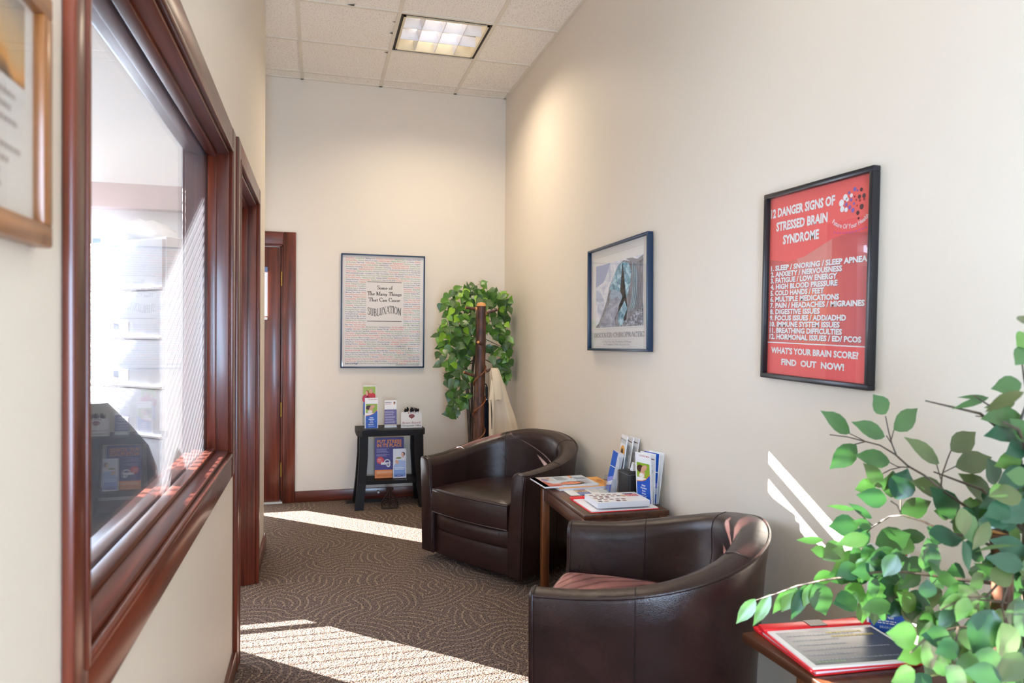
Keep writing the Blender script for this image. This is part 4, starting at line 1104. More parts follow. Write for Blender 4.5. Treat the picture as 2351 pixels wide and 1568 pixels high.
# ------------------------------------------------------------------ a small roman alphabet drawn stroke by stroke
def ser(*p): return [('s',)+q for q in p]
def arc_(cx, cy, rx, ry, a0, a1, n=14):
    return [(cx+rx*math.cos(math.radians(a0+(a1-a0)*k/n)), cy+ry*math.sin(math.radians(a0+(a1-a0)*k/n))) for k in range(n+1)]
X_ = .47
GLY = {
 'S': (.56, [[(.50, .74), (.47, .88), (.38, .965), (.26, .98), (.13, .91), (.09, .77), (.16, .63), (.30, .53), (.44, .43), (.49, .27), (.42, .09), (.27, .02), (.14, .06), (.07, .26)]], []),
 'T': (.62, [[(.31, 0), (.31, 1)], [(.04, .975), (.58, .975)], [(.045, .99), (.03, .76)], [(.575, .99), (.59, .76)]], [(.31, 0, .17)]),
 'M': (.88, [[(.12, 0), (.12, 1)], [(.74, 0), (.74, 1)], [(.14, .98), (.43, .06)], [(.43, .06), (.72, .98)]], [(.12, 0, .12), (.74, 0, .15), (.10, 1, .10), (.76, 1, .12)]),
 'C': (.66, [arc_(.36, .5, .29, .485, 50, 318, 22), [(.58, .97), (.585, .68)]], []),
 'U': (.70, [[(.16, 1), (.16, .28)]+arc_(.35, .28, .19, .265, 180, 360, 12)+[(.54, 1)]], [(.16, 1, .14), (.54, 1, .12)]),
 'B': (.62, [[(.15, 0), (.15, 1)], [(.15, .975), (.30, .975)]+arc_(.30, .745, .18, .23, 90, -90, 10)+[(.15, .515)], [(.15, .515), (.32, .515)]+arc_(.32, .27, .22, .245, 90, -90, 10)+[(.15, .025)]], [(.10, 0, .07), (.10, 1, .07)]),
 'L': (.58, [[(.15, 0), (.15, 1)], [(.15, .025), (.52, .025)], [(.52, .02), (.545, .25)]], [(.15, 0, .14), (.15, 1, .14)]),
 'X': (.70, [[(.10, 1), (.60, 0)], [(.10, 0), (.58, 1)]], [(.11, 1, .12), (.60, 0, .12), (.11, 0, .10), (.58, 1, .10)]),
 'A': (.70, [[(.08, 0), (.35, 1)], [(.35, 1), (.61, 0)], [(.18, .33), (.50, .33)]], [(.08, 0, .10), (.61, 0, .13)]),
 'I': (.32, [[(.16, 0), (.16, 1)]], [(.16, 0, .14), (.16, 1, .14)]),
 'O': (.72, [arc_(.36, .5, .29, .48, 90, 450, 28)], []),
 'N': (.72, [[(.13, 0), (.13, 1)], [(.59, 0), (.59, 1)], [(.12, .99), (.60, .02)]], [(.13, 0, .11), (.59, 1, .11), (.09, 1, .07)]),
 'D': (.70, [[(.15, 0), (.15, 1)], [(.15, .975), (.30, .975)]+arc_(.30, .5, .32, .475, 90, -90, 16)+[(.15, .025)]], [(.10, 0, .07), (.10, 1, .07)]),
 'V': (.70, [[(.08, 1), (.35, 0)], [(.35, 0), (.62, 1)]], [(.09, 1, .13), (.61, 1, .10)]),
 'E': (.60, [[(.15, 0), (.15, 1)], [(.15, .975), (.50, .975)], [(.15, .51), (.40, .51)], [(.15, .025), (.52, .025)], [(.50, .98), (.51, .80)], [(.52, .02), (.545, .22)]], [(.10, 0, .07), (.10, 1, .07)]),
 'R': (.66, [[(.15, 0), (.15, 1)], [(.15, .975), (.30, .975)]+arc_(.30, .74, .20, .235, 90, -90, 10)+[(.15, .505)], [(.32, .50), (.58, .02)]], [(.15, 0, .13), (.10, 1, .07), (.60, 0, .07)]),
 'H': (.74, [[(.15, 0), (.15, 1)], [(.59, 0), (.59, 1)], [(.15, .51), (.59, .51)]], [(.15, 0, .13), (.59, 0, .13), (.15, 1, .13), (.59, 1, .13)]),
 'P': (.60, [[(.15, 0), (.15, 1)], [(.15, .975), (.30, .975)]+arc_(.30, .735, .21, .24, 90, -90, 10)+[(.15, .495)]], [(.15, 0, .14), (.10, 1, .07)]),
 'o': (.50, [arc_(.25, X_/2, .19, X_/2-.01, 90, 450, 20)], []),
 'e': (.45, [[(.08, .27), (.39, .27)]+arc_(.235, .24, .165, .215, 8, 310, 16)], []),
 'a': (.46, [[(.09, .36), (.14, .44), (.22, .46), (.29, .40), (.30, .30), (.30, .09), (.35, .03), (.43, .05)], arc_(.19, .13, .12, .12, 60, 330, 12)], []),
 'n': (.54, [[(.13, 0), (.13, .44)], [(.14, .34), (.22, .44), (.30, .45), (.38, .40), (.40, .30), (.40, 0)]], [(.13, 0, .10), (.40, 0, .10), (.09, .455, .06)]),
 'm': (.80, [[(.13, 0), (.13, .44)], [(.14, .34), (.21, .44), (.28, .45), (.35, .40), (.37, .30), (.37, 0)], [(.38, .34), (.46, .44), (.54, .45), (.61, .40), (.63, .30), (.63, 0)]], [(.13, 0, .10), (.37, 0, .10), (.63, 0, .10), (.09, .455, .06)]),
 'f': (.34, [[(.14, 0), (.14, .78), (.18, .92), (.26, .97), (.33, .93)], [(.04, .45), (.28, .45)]], [(.14, 0, .11)]),
 'h': (.54, [[(.13, 0), (.13, 1)], [(.14, .34), (.22, .44), (.30, .45), (.38, .40), (.40, .30), (.40, 0)]], [(.13, 0, .10), (.40, 0, .10), (.09, 1, .06)]),
 'y': (.50, [[(.08, .45), (.26, .04)], [(.43, .45), (.24, -.06), (.16, -.19), (.07, -.20)]], [(.09, .455, .09), (.42, .455, .08)]),
 'i': (.27, [[(.13, 0), (.13, .45)], [(.13, .63), (.13, .74)]], [(.13, 0, .10), (.10, .455, .05)]),
 'g': (.50, [arc_(.22, .30, .145, .15, 90, 450, 16), [(.30, .42), (.45, .45)], [(.13, .17), (.10, .08), (.20, .04), (.36, .02), (.43, -.07), (.36, -.18), (.20, -.21), (.08, -.16), (.08, -.06), (.16, .03)]], []),
 's': (.38, [[(.31, .34), (.25, .44), (.17, .45), (.09, .38), (.12, .28), (.24, .20), (.30, .11), (.23, .02), (.13, .02), (.06, .13)]], []),
 't': (.32, [[(.14, .62), (.14, .10), (.19, .03), (.28, .06)], [(.04, .45), (.28, .45)]], []),
 'u': (.54, [[(.12, .45), (.12, .12), (.18, .04), (.27, .03), (.37, .12)], [(.38, .45), (.38, 0)]], [(.10, .455, .06), (.36, .455, .06), (.42, 0, .05)]),
 '.': (.36, [[(.18, .42), (.18, .54)]], []), ' ': (.30, [], []),
}
def roman(g, text, u, v, h, mat, z, width, thick=.125, thin=.05, warp=None):
    tot = sum(GLY[c][0] for c in text)
    sx = width/tot; x = 0.0
    def put(pts, faces):
        out = []
        for a, b in pts:
            X, Y = u+a*sx, v+b*h
            if warp: X, Y = warp(X, Y)
            out.append((X, Y, z))
        g.raw(out, faces, mat)
    for ch in text:
        wd, strokes, sers = GLY[ch]
        for s_ in strokes:
            L_, R_ = [], []
            if len(s_) == 2:
                s_ = [(s_[0][0]+(s_[1][0]-s_[0][0])*k/4, s_[0][1]+(s_[1][1]-s_[0][1])*k/4) for k in range(5)]
            n = len(s_)
            for i, (a, b) in enumerate(s_):
                p, q = s_[max(i-1, 0)], s_[min(i+1, n-1)]
                tx, ty = q[0]-p[0], q[1]-p[1]; l = math.hypot(tx, ty) or 1
                tx, ty = tx/l, ty/l
                t = thin+(thick-thin)*abs(ty)**1.5
                if 0.2 < abs(tx) < 0.9 and n == 5: t = thick if tx*ty < 0 else thin      # diagonals: downstroke thick
                L_.append((x+a-ty*t/2, b+tx*t/2)); R_.append((x+a+ty*t/2, b-tx*t/2))
            put(L_+R_, [(i, i+1, n+i+1, n+i) for i in range(n-1)])
        for (cx, cy, hw) in sers:
            t = .04; y0 = cy if cy < .3 else cy-t
            put([(x+cx-hw, y0), (x+cx+hw, y0), (x+cx+hw, y0+t), (x+cx-hw, y0+t)], [(0, 1, 2, 3)])
        x += wd

# wave poster lettering
wp = [o for o in bpy.data.objects if o.name.startswith('framed_poster')][-1]

g = G(); GR = fm('#8d8a98', .6)
roman(g, 'DISCOVER.CHIROPRACTIC', .068, .073, .026, GR, .0145, .640, .12, .05)
g.rect(.15, .062, .60, .0635, fm('#c8c6cc', .6), .0145)
g.text('It Is Much More Than The Absence Of Disease,', .375, .045, .010, GR, .0145, 'C', width=.38)
g.text('It Is The Balance Of Mind, Body And Soul.', .375, .030, .010, GR, .0145, 'C', width=.34)
obj('lettering', g, wp, smooth=False)

# ---- Subluxation poster on the back wall
w, h = 0.672, 0.918
M = frame_matrix((0.183, YB-0.001, 1.062), (1, 0, -0.003), (0.003, 0, 1))
t = framed('framed_poster', 'blue framed white SUBLUXATION word poster on the back wall', M, w, h, 0.011, 0.024, NAVY, NAVY)
g = G(); z = 0.008
PB = fm('#eee6e0', .6)
g.box(.009, w-.009, .009, h-.009, .002, z-.0002, PB); g.rect(.010, .010, w-.010, h-.010, PB, z)
CR, CG, CB_ = fm('#e0674c', .6), fm('#6f9c74', .6), fm('#4a5f96', .6)
full1 = ["r:Being Born|g:Giving Birth|b:Making Love|r:Debating Controversy|g:Lifting Weights|b:Picking Up A Child",
"r:Nursing A Baby|g:Sneezing|b:Falling Down Stairs|r:Falling Up Stairs|g:Slipping Off The Curb|b:Ice Skating|r:Walking",
"g:Car Accidents|b:Tight Hugs|r:Getting Angry|g:Choking|b:Raking Leaves|r:Playing Football|g:Playing Soccer|b:Pollution",
"r:Working At The Computer|g:Long Car Rides|b:Rollerblading|r:Watching The Rangers Play|g:Waiting Tables",
"b:Reaching For Something|r:Bicycle Crashes|g:Wrestling|b:Commuting|r:Dealing With Salespeople|g:Staying Up Late",
"b:Carrying Luggage|r:A Bad Day At Work|g:A Good Day At Work|b:Getting The Kids In And Out Of The Car Seats",
"r:Sitting In Class|g:Talking On The Phone|b:Sleeping On A Plane|r:Doing Laundry|g:Driving A Truck|b:The Near-Fall",
"b:Where Everybody Laughs - Including You - After They Realize You're OK - Because You Looked So Clumsy",
"r:Doing A Split|g:Falling Asleep On The Couch While Watching Television|b:Falling Down|r:Sitting In The Bleachers",
"r:At The Kids' Games|g:Climbing A Ladder|b:Playing Softball|r:Practicing Piano|g:Fighting With Your Brother",
"b:Getting Bad News|r:Skateboarding|g:Slipping On Ice|b:Pats On The Back|r:Diving Into A Pool|g:A Strange Bed"]
left = ["b:Airplane Seats|r:Tripping", "r:Shoes|g:Playing The Drums", "r:Doing Sit-Ups|g:Deadlines", "g:Installing Carpet|b:Stumbles", "b:Walking With Crutches", "b:Missing The Chair|r:Filing", "r:Being Kicked By A Horse", "b:Dancing|r:Waiting In Lines", "r:Cheerleading|g:Over-Eating", "g:Selling Your House|b:Opera", "g:Carrying Your Pocketbook", "r:Camping|g:Pulling Weeds", "g:Bowling|b:Piggy Back Rides", "g:Picking Flowers|b:Stress", "b:Rooting For The Eagles", "b:Feeling Rushed|r:Smoking", "b:Getting Hit By A Car", "b:High School Reunions", "g:Applying To Colleges", "r:Climbing Into The Car", "b:Big Cities|r:Arm-Wrestling"]
right = ["g:Bending Over|b:Being Hit", "b:Driving In Heavy Traffic", "b:Riding A Horse|r:Running", "r:Gymnastics|g:Skiing Falls", "r:Carrying Groceries|g:Drugs", "g:Volleyball|b:Riding A Bike", "g:Cleaning The Garage", "g:Building A Deck|b:Tennis", "b:Typing|r:Falling Out Of Bed", "r:Working On The Car", "b:Pulling On Pantyhose", "b:A Bad Smell|r:Worrying", "r:Watching Television In Bed", "r:Frustration|g:Paying Bills", "r:Falling Off Beds|g:Ironing", "g:Riding A Mountain Bike", "r:Nightmares|g:Vacuuming", "r:Reaching To A High Shelf", "b:Talking On The Phone", "g:Climbing Out Of The Car", "g:Junk Mail|b:Bad Chairs"]
full2 = ["r:Waiting For The Repo Man|g:Moving Furniture|b:Hanging Pictures|r:The Wrong Mattress|g:Taking The Rapids",
"b:Coughing|r:Gym Class|g:Cleaning Your Room|b:Sleeping \"Wrong\"|r:Painting The Ceiling|g:Giving The Dog A Bath",
"b:Trying To Scratch Your Own Back|r:Watching The News|g:Wearing The Wrong Kind Of Shoes|r:Reading In Bed",
"r:Poor Posture|g:Hanging Wallpaper|b:Desk Work|r:Doing Homework|g:Not Getting The Homework Done|b:Pianos",
"r:Trying To Reach The Slot In The Drive-Up Mailbox|g:Fishing|b:Putting Your Head In The Sink At The Hairdresser",
"r:In-Laws|g:Out-Laws|b:Mom's Cooking|r:Dad's Cooking|g:My Own Cooking|b:Tax Returns|r:Exercising|g:Not Exercising",
"b:Telling The Teacher \"I Forgot My Homework\"|r:Letting The Kids Use You As A Human Trampoline|g:Playing",
"b:Lifting Boxes|r:Final Exams|g:Mid-Term Exams|b:Working Overtime|r:Swimming In The Ocean|g:Pushing A Swing",
"b:Combing The Dog|r:Babysitting|g:Movie Theater Seats|b:Bad Movies|r:Our Old Sofa|g:Pop Quizzes|b:A Bad Hair Day",
"r:Setting Up A Tent|g:Trying To Think Of Things That Cause Subluxations|b:Losing My Charm|r:Cleaning The Attic",
"g:Going Four-Wheeling|b:Warehouse Work|r:Washing Windows|g:Being Chased By A Wild Moose|b:Mowing The Lawn",
"r:Being King Of The Hill|g:Trimming The Hedges|b:Boring Meetings|r:Walking The Dog|g:The Dog Walking You|b:The",
"b:Kids Coming Down The Stairs One Step At A Time ... On Their Rear End|r:Playing Tag|g:Playing Hide And Seek",
"b:Sitting In The Tree While Hunting|r:Doing The Dishes|g:Milking A Cow|b:Learning To Walk|r:Learning To Crawl",
"g:Backwashing The Filter On The Pool|b:Weeding|r:Packing For Vacation|g:Unpacking From Vacation|b:Sun Glare",
"r:Deciding Which Toys To Take And Which To Leave When Going On Vacation|g:Concussions|b:TV Commercials",
"r:Fixing The Toilet|g:Fixing The Shower Head|b:Calling The Plumber|r:Drive Your Son To An All-Night Movie Marathon",
"g:Cleaning Up After A Child Who's Learning To Feed Himself|b:Driving A Forklift|r:Arguments|g:It's The Lawn Itself"]
def prow(s_, u, v, wid):
    txt, cols = '', []
    for k, part in enumerate(s_.split('|')):
        c, q = part[0], part[2:]
        q = ('  ' if k else '')+q
        txt += q; cols += ['rgb'.index(c)]*len(q)
    g.text(txt, u, v, .0098, [CR, CG, CB_], z+E_, width=wid, res=1, colors=cols, bold=.012)
u0, uw, pit = .037, .597, .01728
def vrow(k): return .918-.0385-pit*k
for k, s_ in enumerate(full1):
    prow(s_, u0, vrow(k), uw)
for k, (a, b) in enumerate(zip(left, right)):
    prow(a, u0, vrow(11+k), .160); prow(b, u0+.462, vrow(11+k), .135)
for k, s_ in enumerate(full2): prow(s_, u0, vrow(32+k), uw)
g.text('Just Living!', u0, .030, .015, CB_, z+E_, width=.10, bold=.02)
lines(g, .44, .63, .017, .030, 1, fm('#8a8490', .6), z+E_, 5, ragged=1)
INK = fm('#2a1a14', .6)
g.rect(.206, .694, .485, .698, INK, z+E_); g.rect(.206, .376, .485, .381, INK, z+E_)
roman(g, 'Some of', .285, .636, .032, INK, z+E_, .126, .155, .065)
roman(g, 'The Many Things', .209, .587, .032, INK, z+E_, .275, .155, .065)
roman(g, 'That Can Cause', .219, .538, .032, INK, z+E_, .255, .155, .065)
def wv(X, Y):
    t_ = (X-.212)/.268
    return X, Y-.0125*math.sin(2*PI*1.1*t_)
roman(g, 'SUBLUXATION', .210, .432, .060, INK, z+E_, .270, .13, .06, wv)
obj('print', g, t, smooth=False)

# ---- oak framed picture at the far left
M = frame_matrix((XL+0.001, 0.520, 1.440), (0, 1, 0), (0, 0, 1)); w, h = 0.415, 0.285
t = framed('framed_picture', 'small oak framed picture with a sunset photo, nearest the camera on the left wall', M, w, h, 0.026, 0.020, OAK['X'], OAK['Y'], 'framed picture')
def sunset():
    m, nt, p = newmat('sunset_photo'); L = nt.links.new
    tc = N(nt, 'ShaderNodeTexCoord'); n = N(nt, 'ShaderNodeTexNoise'); n.inputs['Scale'].default_value = 14; n.inputs['Detail'].default_value = 4; L(tc.outputs['Object'], n.inputs['Vector'])
    sp = N(nt, 'ShaderNodeSeparateXYZ'); L(tc.outputs['Object'], sp.inputs[0])
    ad = N(nt, 'ShaderNodeMath', operation='MULTIPLY_ADD'); ad.inputs[1].default_value = .09; L(n.outputs['Fac'], ad.inputs[0]); L(sp.outputs[1], ad.inputs[2])
    mr = N(nt, 'ShaderNodeMapRange'); mr.inputs['From Min'].default_value = .20; mr.inputs['From Max'].default_value = .33; L(ad.outputs[0], mr.inputs['Value'])
    r = ramp(nt, mr.outputs['Result'], [(0, rgb(96, 66, 44)), (.14, rgb(226, 152, 66)), (.4, rgb(206, 170, 120)), (.7, rgb(150, 140, 132)), (1, rgb(196, 192, 190))])
    L(r.outputs['Color'], p.inputs['Base Color']); p.inputs['Roughness'].default_value = .4
    return m
g = G(); g.box(.022, w-.022, .022, h-.022, .002, .008, fm('#e9e4de', .6)); g.rect(.050, .165, w-.050, h-.030, sunset(), .0084)
lines(g, .060, w-.060, .045, .155, 8, fm('#b9aca6', .6), .0084, 6)
obj('print', g, t, smooth=False)

# ================================================================== THINGS ON THE END TABLE
def slab(name, label, cat, corners, th, edge, art=None, group=None, curl=0.0):
    """a flat paper thing lying on a table: corners (left near, right near, right far, left far) in plan, bottom z in corners[0].z"""
    a, b, c, d = [Vector(p) for p in corners]
    ux = (b-a); uy = (d-a); w, h = ux.length, uy.length
    M = frame_matrix(a, ux, uy)
    g = G(); g.box(0, w, 0, h, 0, th, edge, min(th*.2, .001), seg=1)
    if art: art(g, w, h, th+.0003)
    o = obj(name, g, None, smooth=False); o.matrix_world = M
    return tag(o, label, cat, group)
zt = TH+0.0008
def P2(px, py, z): 
    p = atZ(px, py, z); return p
# orange booklet under the magazine
def art_orange(g, w, h, z):
    g.rect(0, 0, w, h, fm('#eda94e', .35), z); lines(g, w*.80, w*.97, h*.1, h*.75, 7, fm('#c67a34', .4), z+E_, 4)
    g.disc(w*.9, h*.55, w*.05, h*.12, fm('#d98a3c', .4), z+E_)
A_ = Vector((1.250, 3.285, zt)); ang = math.radians(-2)
def quad(o, ang, w, h):
    ux = Vector((math.cos(ang), math.sin(ang), 0)); uy = Vector((-math.sin(ang), math.cos(ang), 0))
    return [o, o+ux*w, o+ux*w+uy*h, o+uy*h]
slab('magazine', 'orange covered booklet lying under the glossy magazine on the middle end table', 'magazine', quad(Vector((1.160, 3.315, zt)), math.radians(3), 0.305, 0.225), 0.012, PAGE, art_orange)
def art_mag(g, w, h, z):
    g.rect(0, 0, w, h, fm('#d3dde8', .25), z); g.rect(0, 0, w*.09, h, fm('#b8433c', .3), z+E_); g.poly([(0, 0), (w*.34, 0), (w*.24, h*.22), (w*.14, h*.5), (w*.09, h), (0, h)], fm('#c9645a', .3), z+E_)
    g.rect(w*.10, h*.55, w*.34, h*.97, fm('#cdbfb8', .3), z+2*E_); g.disc(w*.19, h*.68, w*.06, h*.13, fm('#8a7ca0', .3), z+3*E_)
    face_profile(g, w*.27, h*.82, w*.055, fm('#d8a684'), fm('#4a3a30'), z+3*E_)
    g.disc(w*.58, h*.22, w*.22, h*.17, fm('#6a564e', .3), z+3*E_, 24); g.disc(w*.30, h*.17, w*.20, h*.07, fm('#de8470', .3), z+4*E_, 24); g.disc(w*.56, h*.22, w*.175, h*.125, fm('#ea8c62', .3), z+5*E_, 24)
    g.disc(w*.50, h*.25, w*.03, h*.02, fm('#8a4a38', .3), z+6*E_, 12); g.disc(w*.62, h*.25, w*.03, h*.02, fm('#8a4a38', .3), z+6*E_, 12)
    lines(g, w*.40, w*.62, h*.55, h*.95, 8, fm('#77706e', .3), z+2*E_, 9); g.rect(w*.70, h*.75, w*.75, h*.98, fm('#ec9a5a', .3), z+3*E_)
    g.text('BRAIN', w*.76, h*.58, h*.20, fm('#55607c', .3), z+3*E_, width=w*.20); lines(g, w*.72, w*.96, h*.08, h*.48, 5, fm('#b8a2a8', .3), z+3*E_, 12)
slab('magazine', 'glossy magazine with a pale cover overhanging the far left edge of the middle end table', 'magazine', quad(Vector((1.090, 3.335, zt+.0125)), math.radians(2), 0.290, 0.230), 0.008, fm('#e6e7ec', .5), art_mag)
def art_leaf(g, w, h, z):
    g.rect(0, 0, w, h, fm('#eeece6', .5), z); g.rect(w*.20, 0, w*.46, h, fm('#5b6aa8', .4), z+E_); g.rect(w*.20, h*.42, w*.46, h*.72, fm('#d8bf98', .4), z+2*E_)
    g.disc(w*.30, h*.56, w*.05, h*.10, fm('#a87850', .4), z+3*E_); g.disc(w*.38, h*.58, w*.04, h*.09, fm('#b88a60', .4), z+3*E_)
    lines(g, w*.22, w*.44, h*.80, h*.95, 2, fm('#dfe2ee'), z+3*E_, 1); lines(g, w*.23, w*.44, h*.08, h*.36, 3, fm('#c3c9e6'), z+3*E_, 2)
    lines(g, w*.52, w*.80, h*.30, h*.90, 6, fm('#b9b4b0'), z+E_, 3); g.rect(w*.84, h*.20, w*.93, h*.30, fm('#9a9290'), z+E_); g.rect(w*.84, h*.60, w*.93, h*.72, fm('#8f8480'), z+E_)
slab('leaflet', 'white and blue leaflet between the magazine and the red clipboard on the middle end table', 'leaflet', quad(Vector((1.180, 3.205, zt)), math.radians(0), 0.245, 0.145), 0.0016, fm('#eeece6', .5), art_leaf)
# clipboards
def clipboard(name, label, o, ang, w, h, dark, n=2):
    t = thing(name, label, 'clipboard', o, ang)
    RDP = fm('#e2262c', .35); PK = fm('#f2b6bc', .5)
    g = G(); g.box(0, w, 0, h, 0, 0.003, RDP, .0008); obj('board', g, t, smooth=False)
    g = G(); g.box(.006, w-.004, .004, h-.03, .0032, .0075, fm('#f3eff0', .5))
    if dark:
        g.rect(.020, .014, w-.012, h-.045, fm('#4c5260', .3), .0079)
        r = random.Random(2)
        for k in range(6): lines(g, .035, w-.03, .03+k*.026, .042+k*.026, 1, fm('#8f95a4', .4), .0083, k, ragged=.4)
        lines(g, w*.50, w*.90, h*.60, h*.78, 2, fm('#c9b46a', .4), .0084, 7); lines(g, .03, w*.4, h*.08, h*.14, 1, fm('#6f9c78', .4), .0084, 8)
    obj('paper', g, t, smooth=False)
    g = G(); g.box(-.002, w+.002, h-.030, h+.004, .003, .013, RDP, .003); obj('clip_bar', g, t)
    g = G(); g.box(w*.42, w*.58, h-.031, h+.005, .0125, .0145, fm('#2e1c1c', .4), .0005); obj('clip_band', g, t, smooth=False)
    return t
clipboard('clipboard', 'red clipboard under the thick book on the middle end table', (1.150, 2.875, zt), math.radians(0), 0.325, 0.265, False)
def art_book(g, w, h, z):
    g.rect(0, 0, w, h, fm('#f1efee', .35), z)
    r = random.Random(5)
    for i in range(5):
        for j in range(5):
            if r.random() < .9:
                c = fm(r.choice(('#6a3a3c', '#9a7a78', '#4a3a48', '#b9908c', '#5c2e34')), .5)
                g.disc(w*(.08+.115*i+.03*(j % 2)), h*(.12+.17*j), w*.045, h*.055, c, z+E_, 12)
    g.rect(w*.72, h*.52, w*.95, h*.76, fm('#c7313c', .4), z+E_); g.rect(w*.70, h*.78, w*.90, h*.86, fm('#3d5c94', .4), z+E_)
    g.text('BRAIN', w*.735, h*.57, h*.13, fm('#f6d4d4', .4), z+2*E_, width=w*.19, bold=.03); g.disc(w*.66, h*.62, w*.05, h*.10, fm('#d8a98c', .4), z+E_)
bk = slab('book', 'thick white book with pictured cover lying on the red clipboard on the middle end table', 'book', quad(Vector((1.185, 2.885, zt+.0150)), math.radians(-2), 0.245, 0.175), 0.026, fm('#e8e6ea', .6), art_book)
# two leaflet stands facing the room
aA = math.radians(-100)
def stand_pos(near, ang, w): 
    ux = Vector((math.cos(ang), math.sin(ang), 0)); return Vector(near)-ux*w
nb = (1.400, 3.100, zt)
NA_ = Vector((1.372, 3.215, zt))
o0 = stand_pos(NA_, aA, .1); bdir = Vector((-math.sin(aA), math.cos(aA), 0))        # away from the reader
holder('brochure_holder', 'clear two-tier brochure holder beside the black tissue box on the middle end table', lean(o0+Vector((0, 0, .001)), aA, 0.0), 0.10, ((-0.012, .13, .05, 0.0), (-0.062, .21, .09, .05)))
brochure('brochure', 'thick stack of blue brochures, front tier of the holder left of the tissue box', 'blue', lean(o0+bdir*.012+Vector((0, 0, .005)), aA, 0.20), 0.098, 0.195, 0.030, edge=PAGE)
for k, (kind, lab) in enumerate((('maroon', 'maroon and orange brochure at the front of the rear tier, left of the tissue box'), ('notes', 'white brochure with maroon arc, second in the rear tier left of the tissue box'), ('notes', 'white brochure with maroon arc nearest the wall, rear tier left of the tissue box'))):
    brochure('brochure', lab, kind, lean(o0+bdir*(.064+.018*k)+Vector((0, 0, .050)), aA+0.10*k, 0.13+.02*k), 0.10, 0.228-.004*k, 0.006)
t = thing('tissue_box', 'black leather tissue box with white tissue between the two brochure holders', 'tissue box', (1.462, 3.115, TH), math.radians(2))
bl = fm('#121011', .42)
g = G(); s = .055
g.box(-s, s, -s, s, 0, .128, bl, .004); obj('box', g, t)
g = G()
for q in (.119,): 
    g.tube([(-s-.0005, -s-.0005, q), (s+.0005, -s-.0005, q), (s+.0005, s+.0005, q), (-s-.0005, s+.0005, q)], .0009, fm('#8a8582', .5), 5, closed=True)
for a, b in ((-1, -1), (1, -1), (-1, 1)): g.tube([(a*(s-.008), b*(s+.0005), .004), (a*(s-.008), b*(s+.0005), .118)], .0009, fm('#6a6562', .5), 5)
g.lathe([(.030, .1275), (.034, .130), (.030, .131), (.024, .129)], fm('#4a4644', .4), 20, caps=False)
obj('stitching', g, t)
g = G()
rr = []
for k in range(7):
    q = k/6; rr.append([Vector((.018*(1-q*.5)*math.cos(2*PI*j/14)*(1+.35*math.sin(3*j+k)), .010*(1-q*.6)*math.sin(2*PI*j/14)*(1+.3*math.cos(2*j)), .125+.040*q+.006*math.sin(j*1.7))) for j in range(14)])
g.loft(rr, fm('#f6f4f2', .8), True, False, True); obj('tissue', g, t)
aB = math.radians(-74)
NB_ = Vector((1.470, 2.935, zt)); o1 = stand_pos(NB_, aB, .1); bd = Vector((-math.sin(aB), math.cos(aB), 0))
holder('brochure_holder', 'clear brochure holder with fanned brochures nearest the second armchair on the end table', lean(o1+Vector((0, 0, .001)), aB, 0.0), 0.10, ((-0.012, .15, .06, 0.0),), base_d=.09)
for k, (kind, lab) in enumerate((('freedom', 'front brochure of a resting woman over blue, in the fanned holder by the tissue box'), ('notes', 'white brochure second in the fanned holder on the end table'), ('blue', 'blue brochure in the middle of the fanned holder on the end table'), ('form', 'white printed form brochure rearmost in the fanned holder by the wall'))):
    brochure('brochure', lab, kind, lean(o1+bd*(.000+.012*k)+Vector((0, 0, .005)), aB, (-.06, .02, .07, .15)[k]), 0.10, 0.228+.003*(k == 3), 0.004)

# ---- near table
zt2 = TH+.0008
def art_paper(g, w, h, z): g.rect(0, 0, w, h, fm('#e9dfe2', .5), z)
clipboard('clipboard', 'red clipboard with a dark sheet on the near end table under the tree', (1.086, 1.368, zt2+.0130), math.radians(-6), 0.300, 0.236, True)
slab('clipboard', 'lower red board peeking out from beneath the near clipboard with the dark sheet', 'clipboard', quad(Vector((1.098, 1.372, zt2)), math.radians(-3.4), 0.30, 0.258), 0.003, fm('#e2262c', .35))
g = G(); g.box(-.002, .302, .230, .260, .003, .011, fm('#e2262c', .35), .003); 
lo = [o for o in bpy.data.objects if o.name.startswith('clipboard')][-1]
obj('clip_bar', g, lo)
g = G(); g.box(.006, .294, .004, .226, .0032, .0125, fm('#f0dfe3', .5)); obj('paper', g, lo, smooth=False)
g = G(); g.box(.126, .174, .229, .261, .0105, .0118, fm('#2e1c1c', .4)); obj('clip_band', g, lo, smooth=False)
# leaflets standing in an acrylic stand behind the clipboard
aC = math.radians(-38)
oC = Vector((1.395, 1.545, zt2)); bC = Vector((-math.sin(aC), math.cos(aC), 0))
holder('brochure_holder', 'clear brochure holder on the near end table, half hidden by leaves', lean(oC+Vector((0, 0, .001)), aC, 0), .10, ((-.012, .14, .05, 0.0),))
for k, lab in enumerate(('front blue and white brochure standing on the near end table behind the leaves', 'second white brochure standing on the near end table behind the leaves', 'rear white brochure standing on the near end table nearest the wall')):
    brochure('brochure', lab, ('freedom', 'form', 'form')[k], lean(oC+bC*(.004+.012*k)+Vector((0, 0, .005)), aC+.05*k, .10+.06*k), .10, .215, .004)

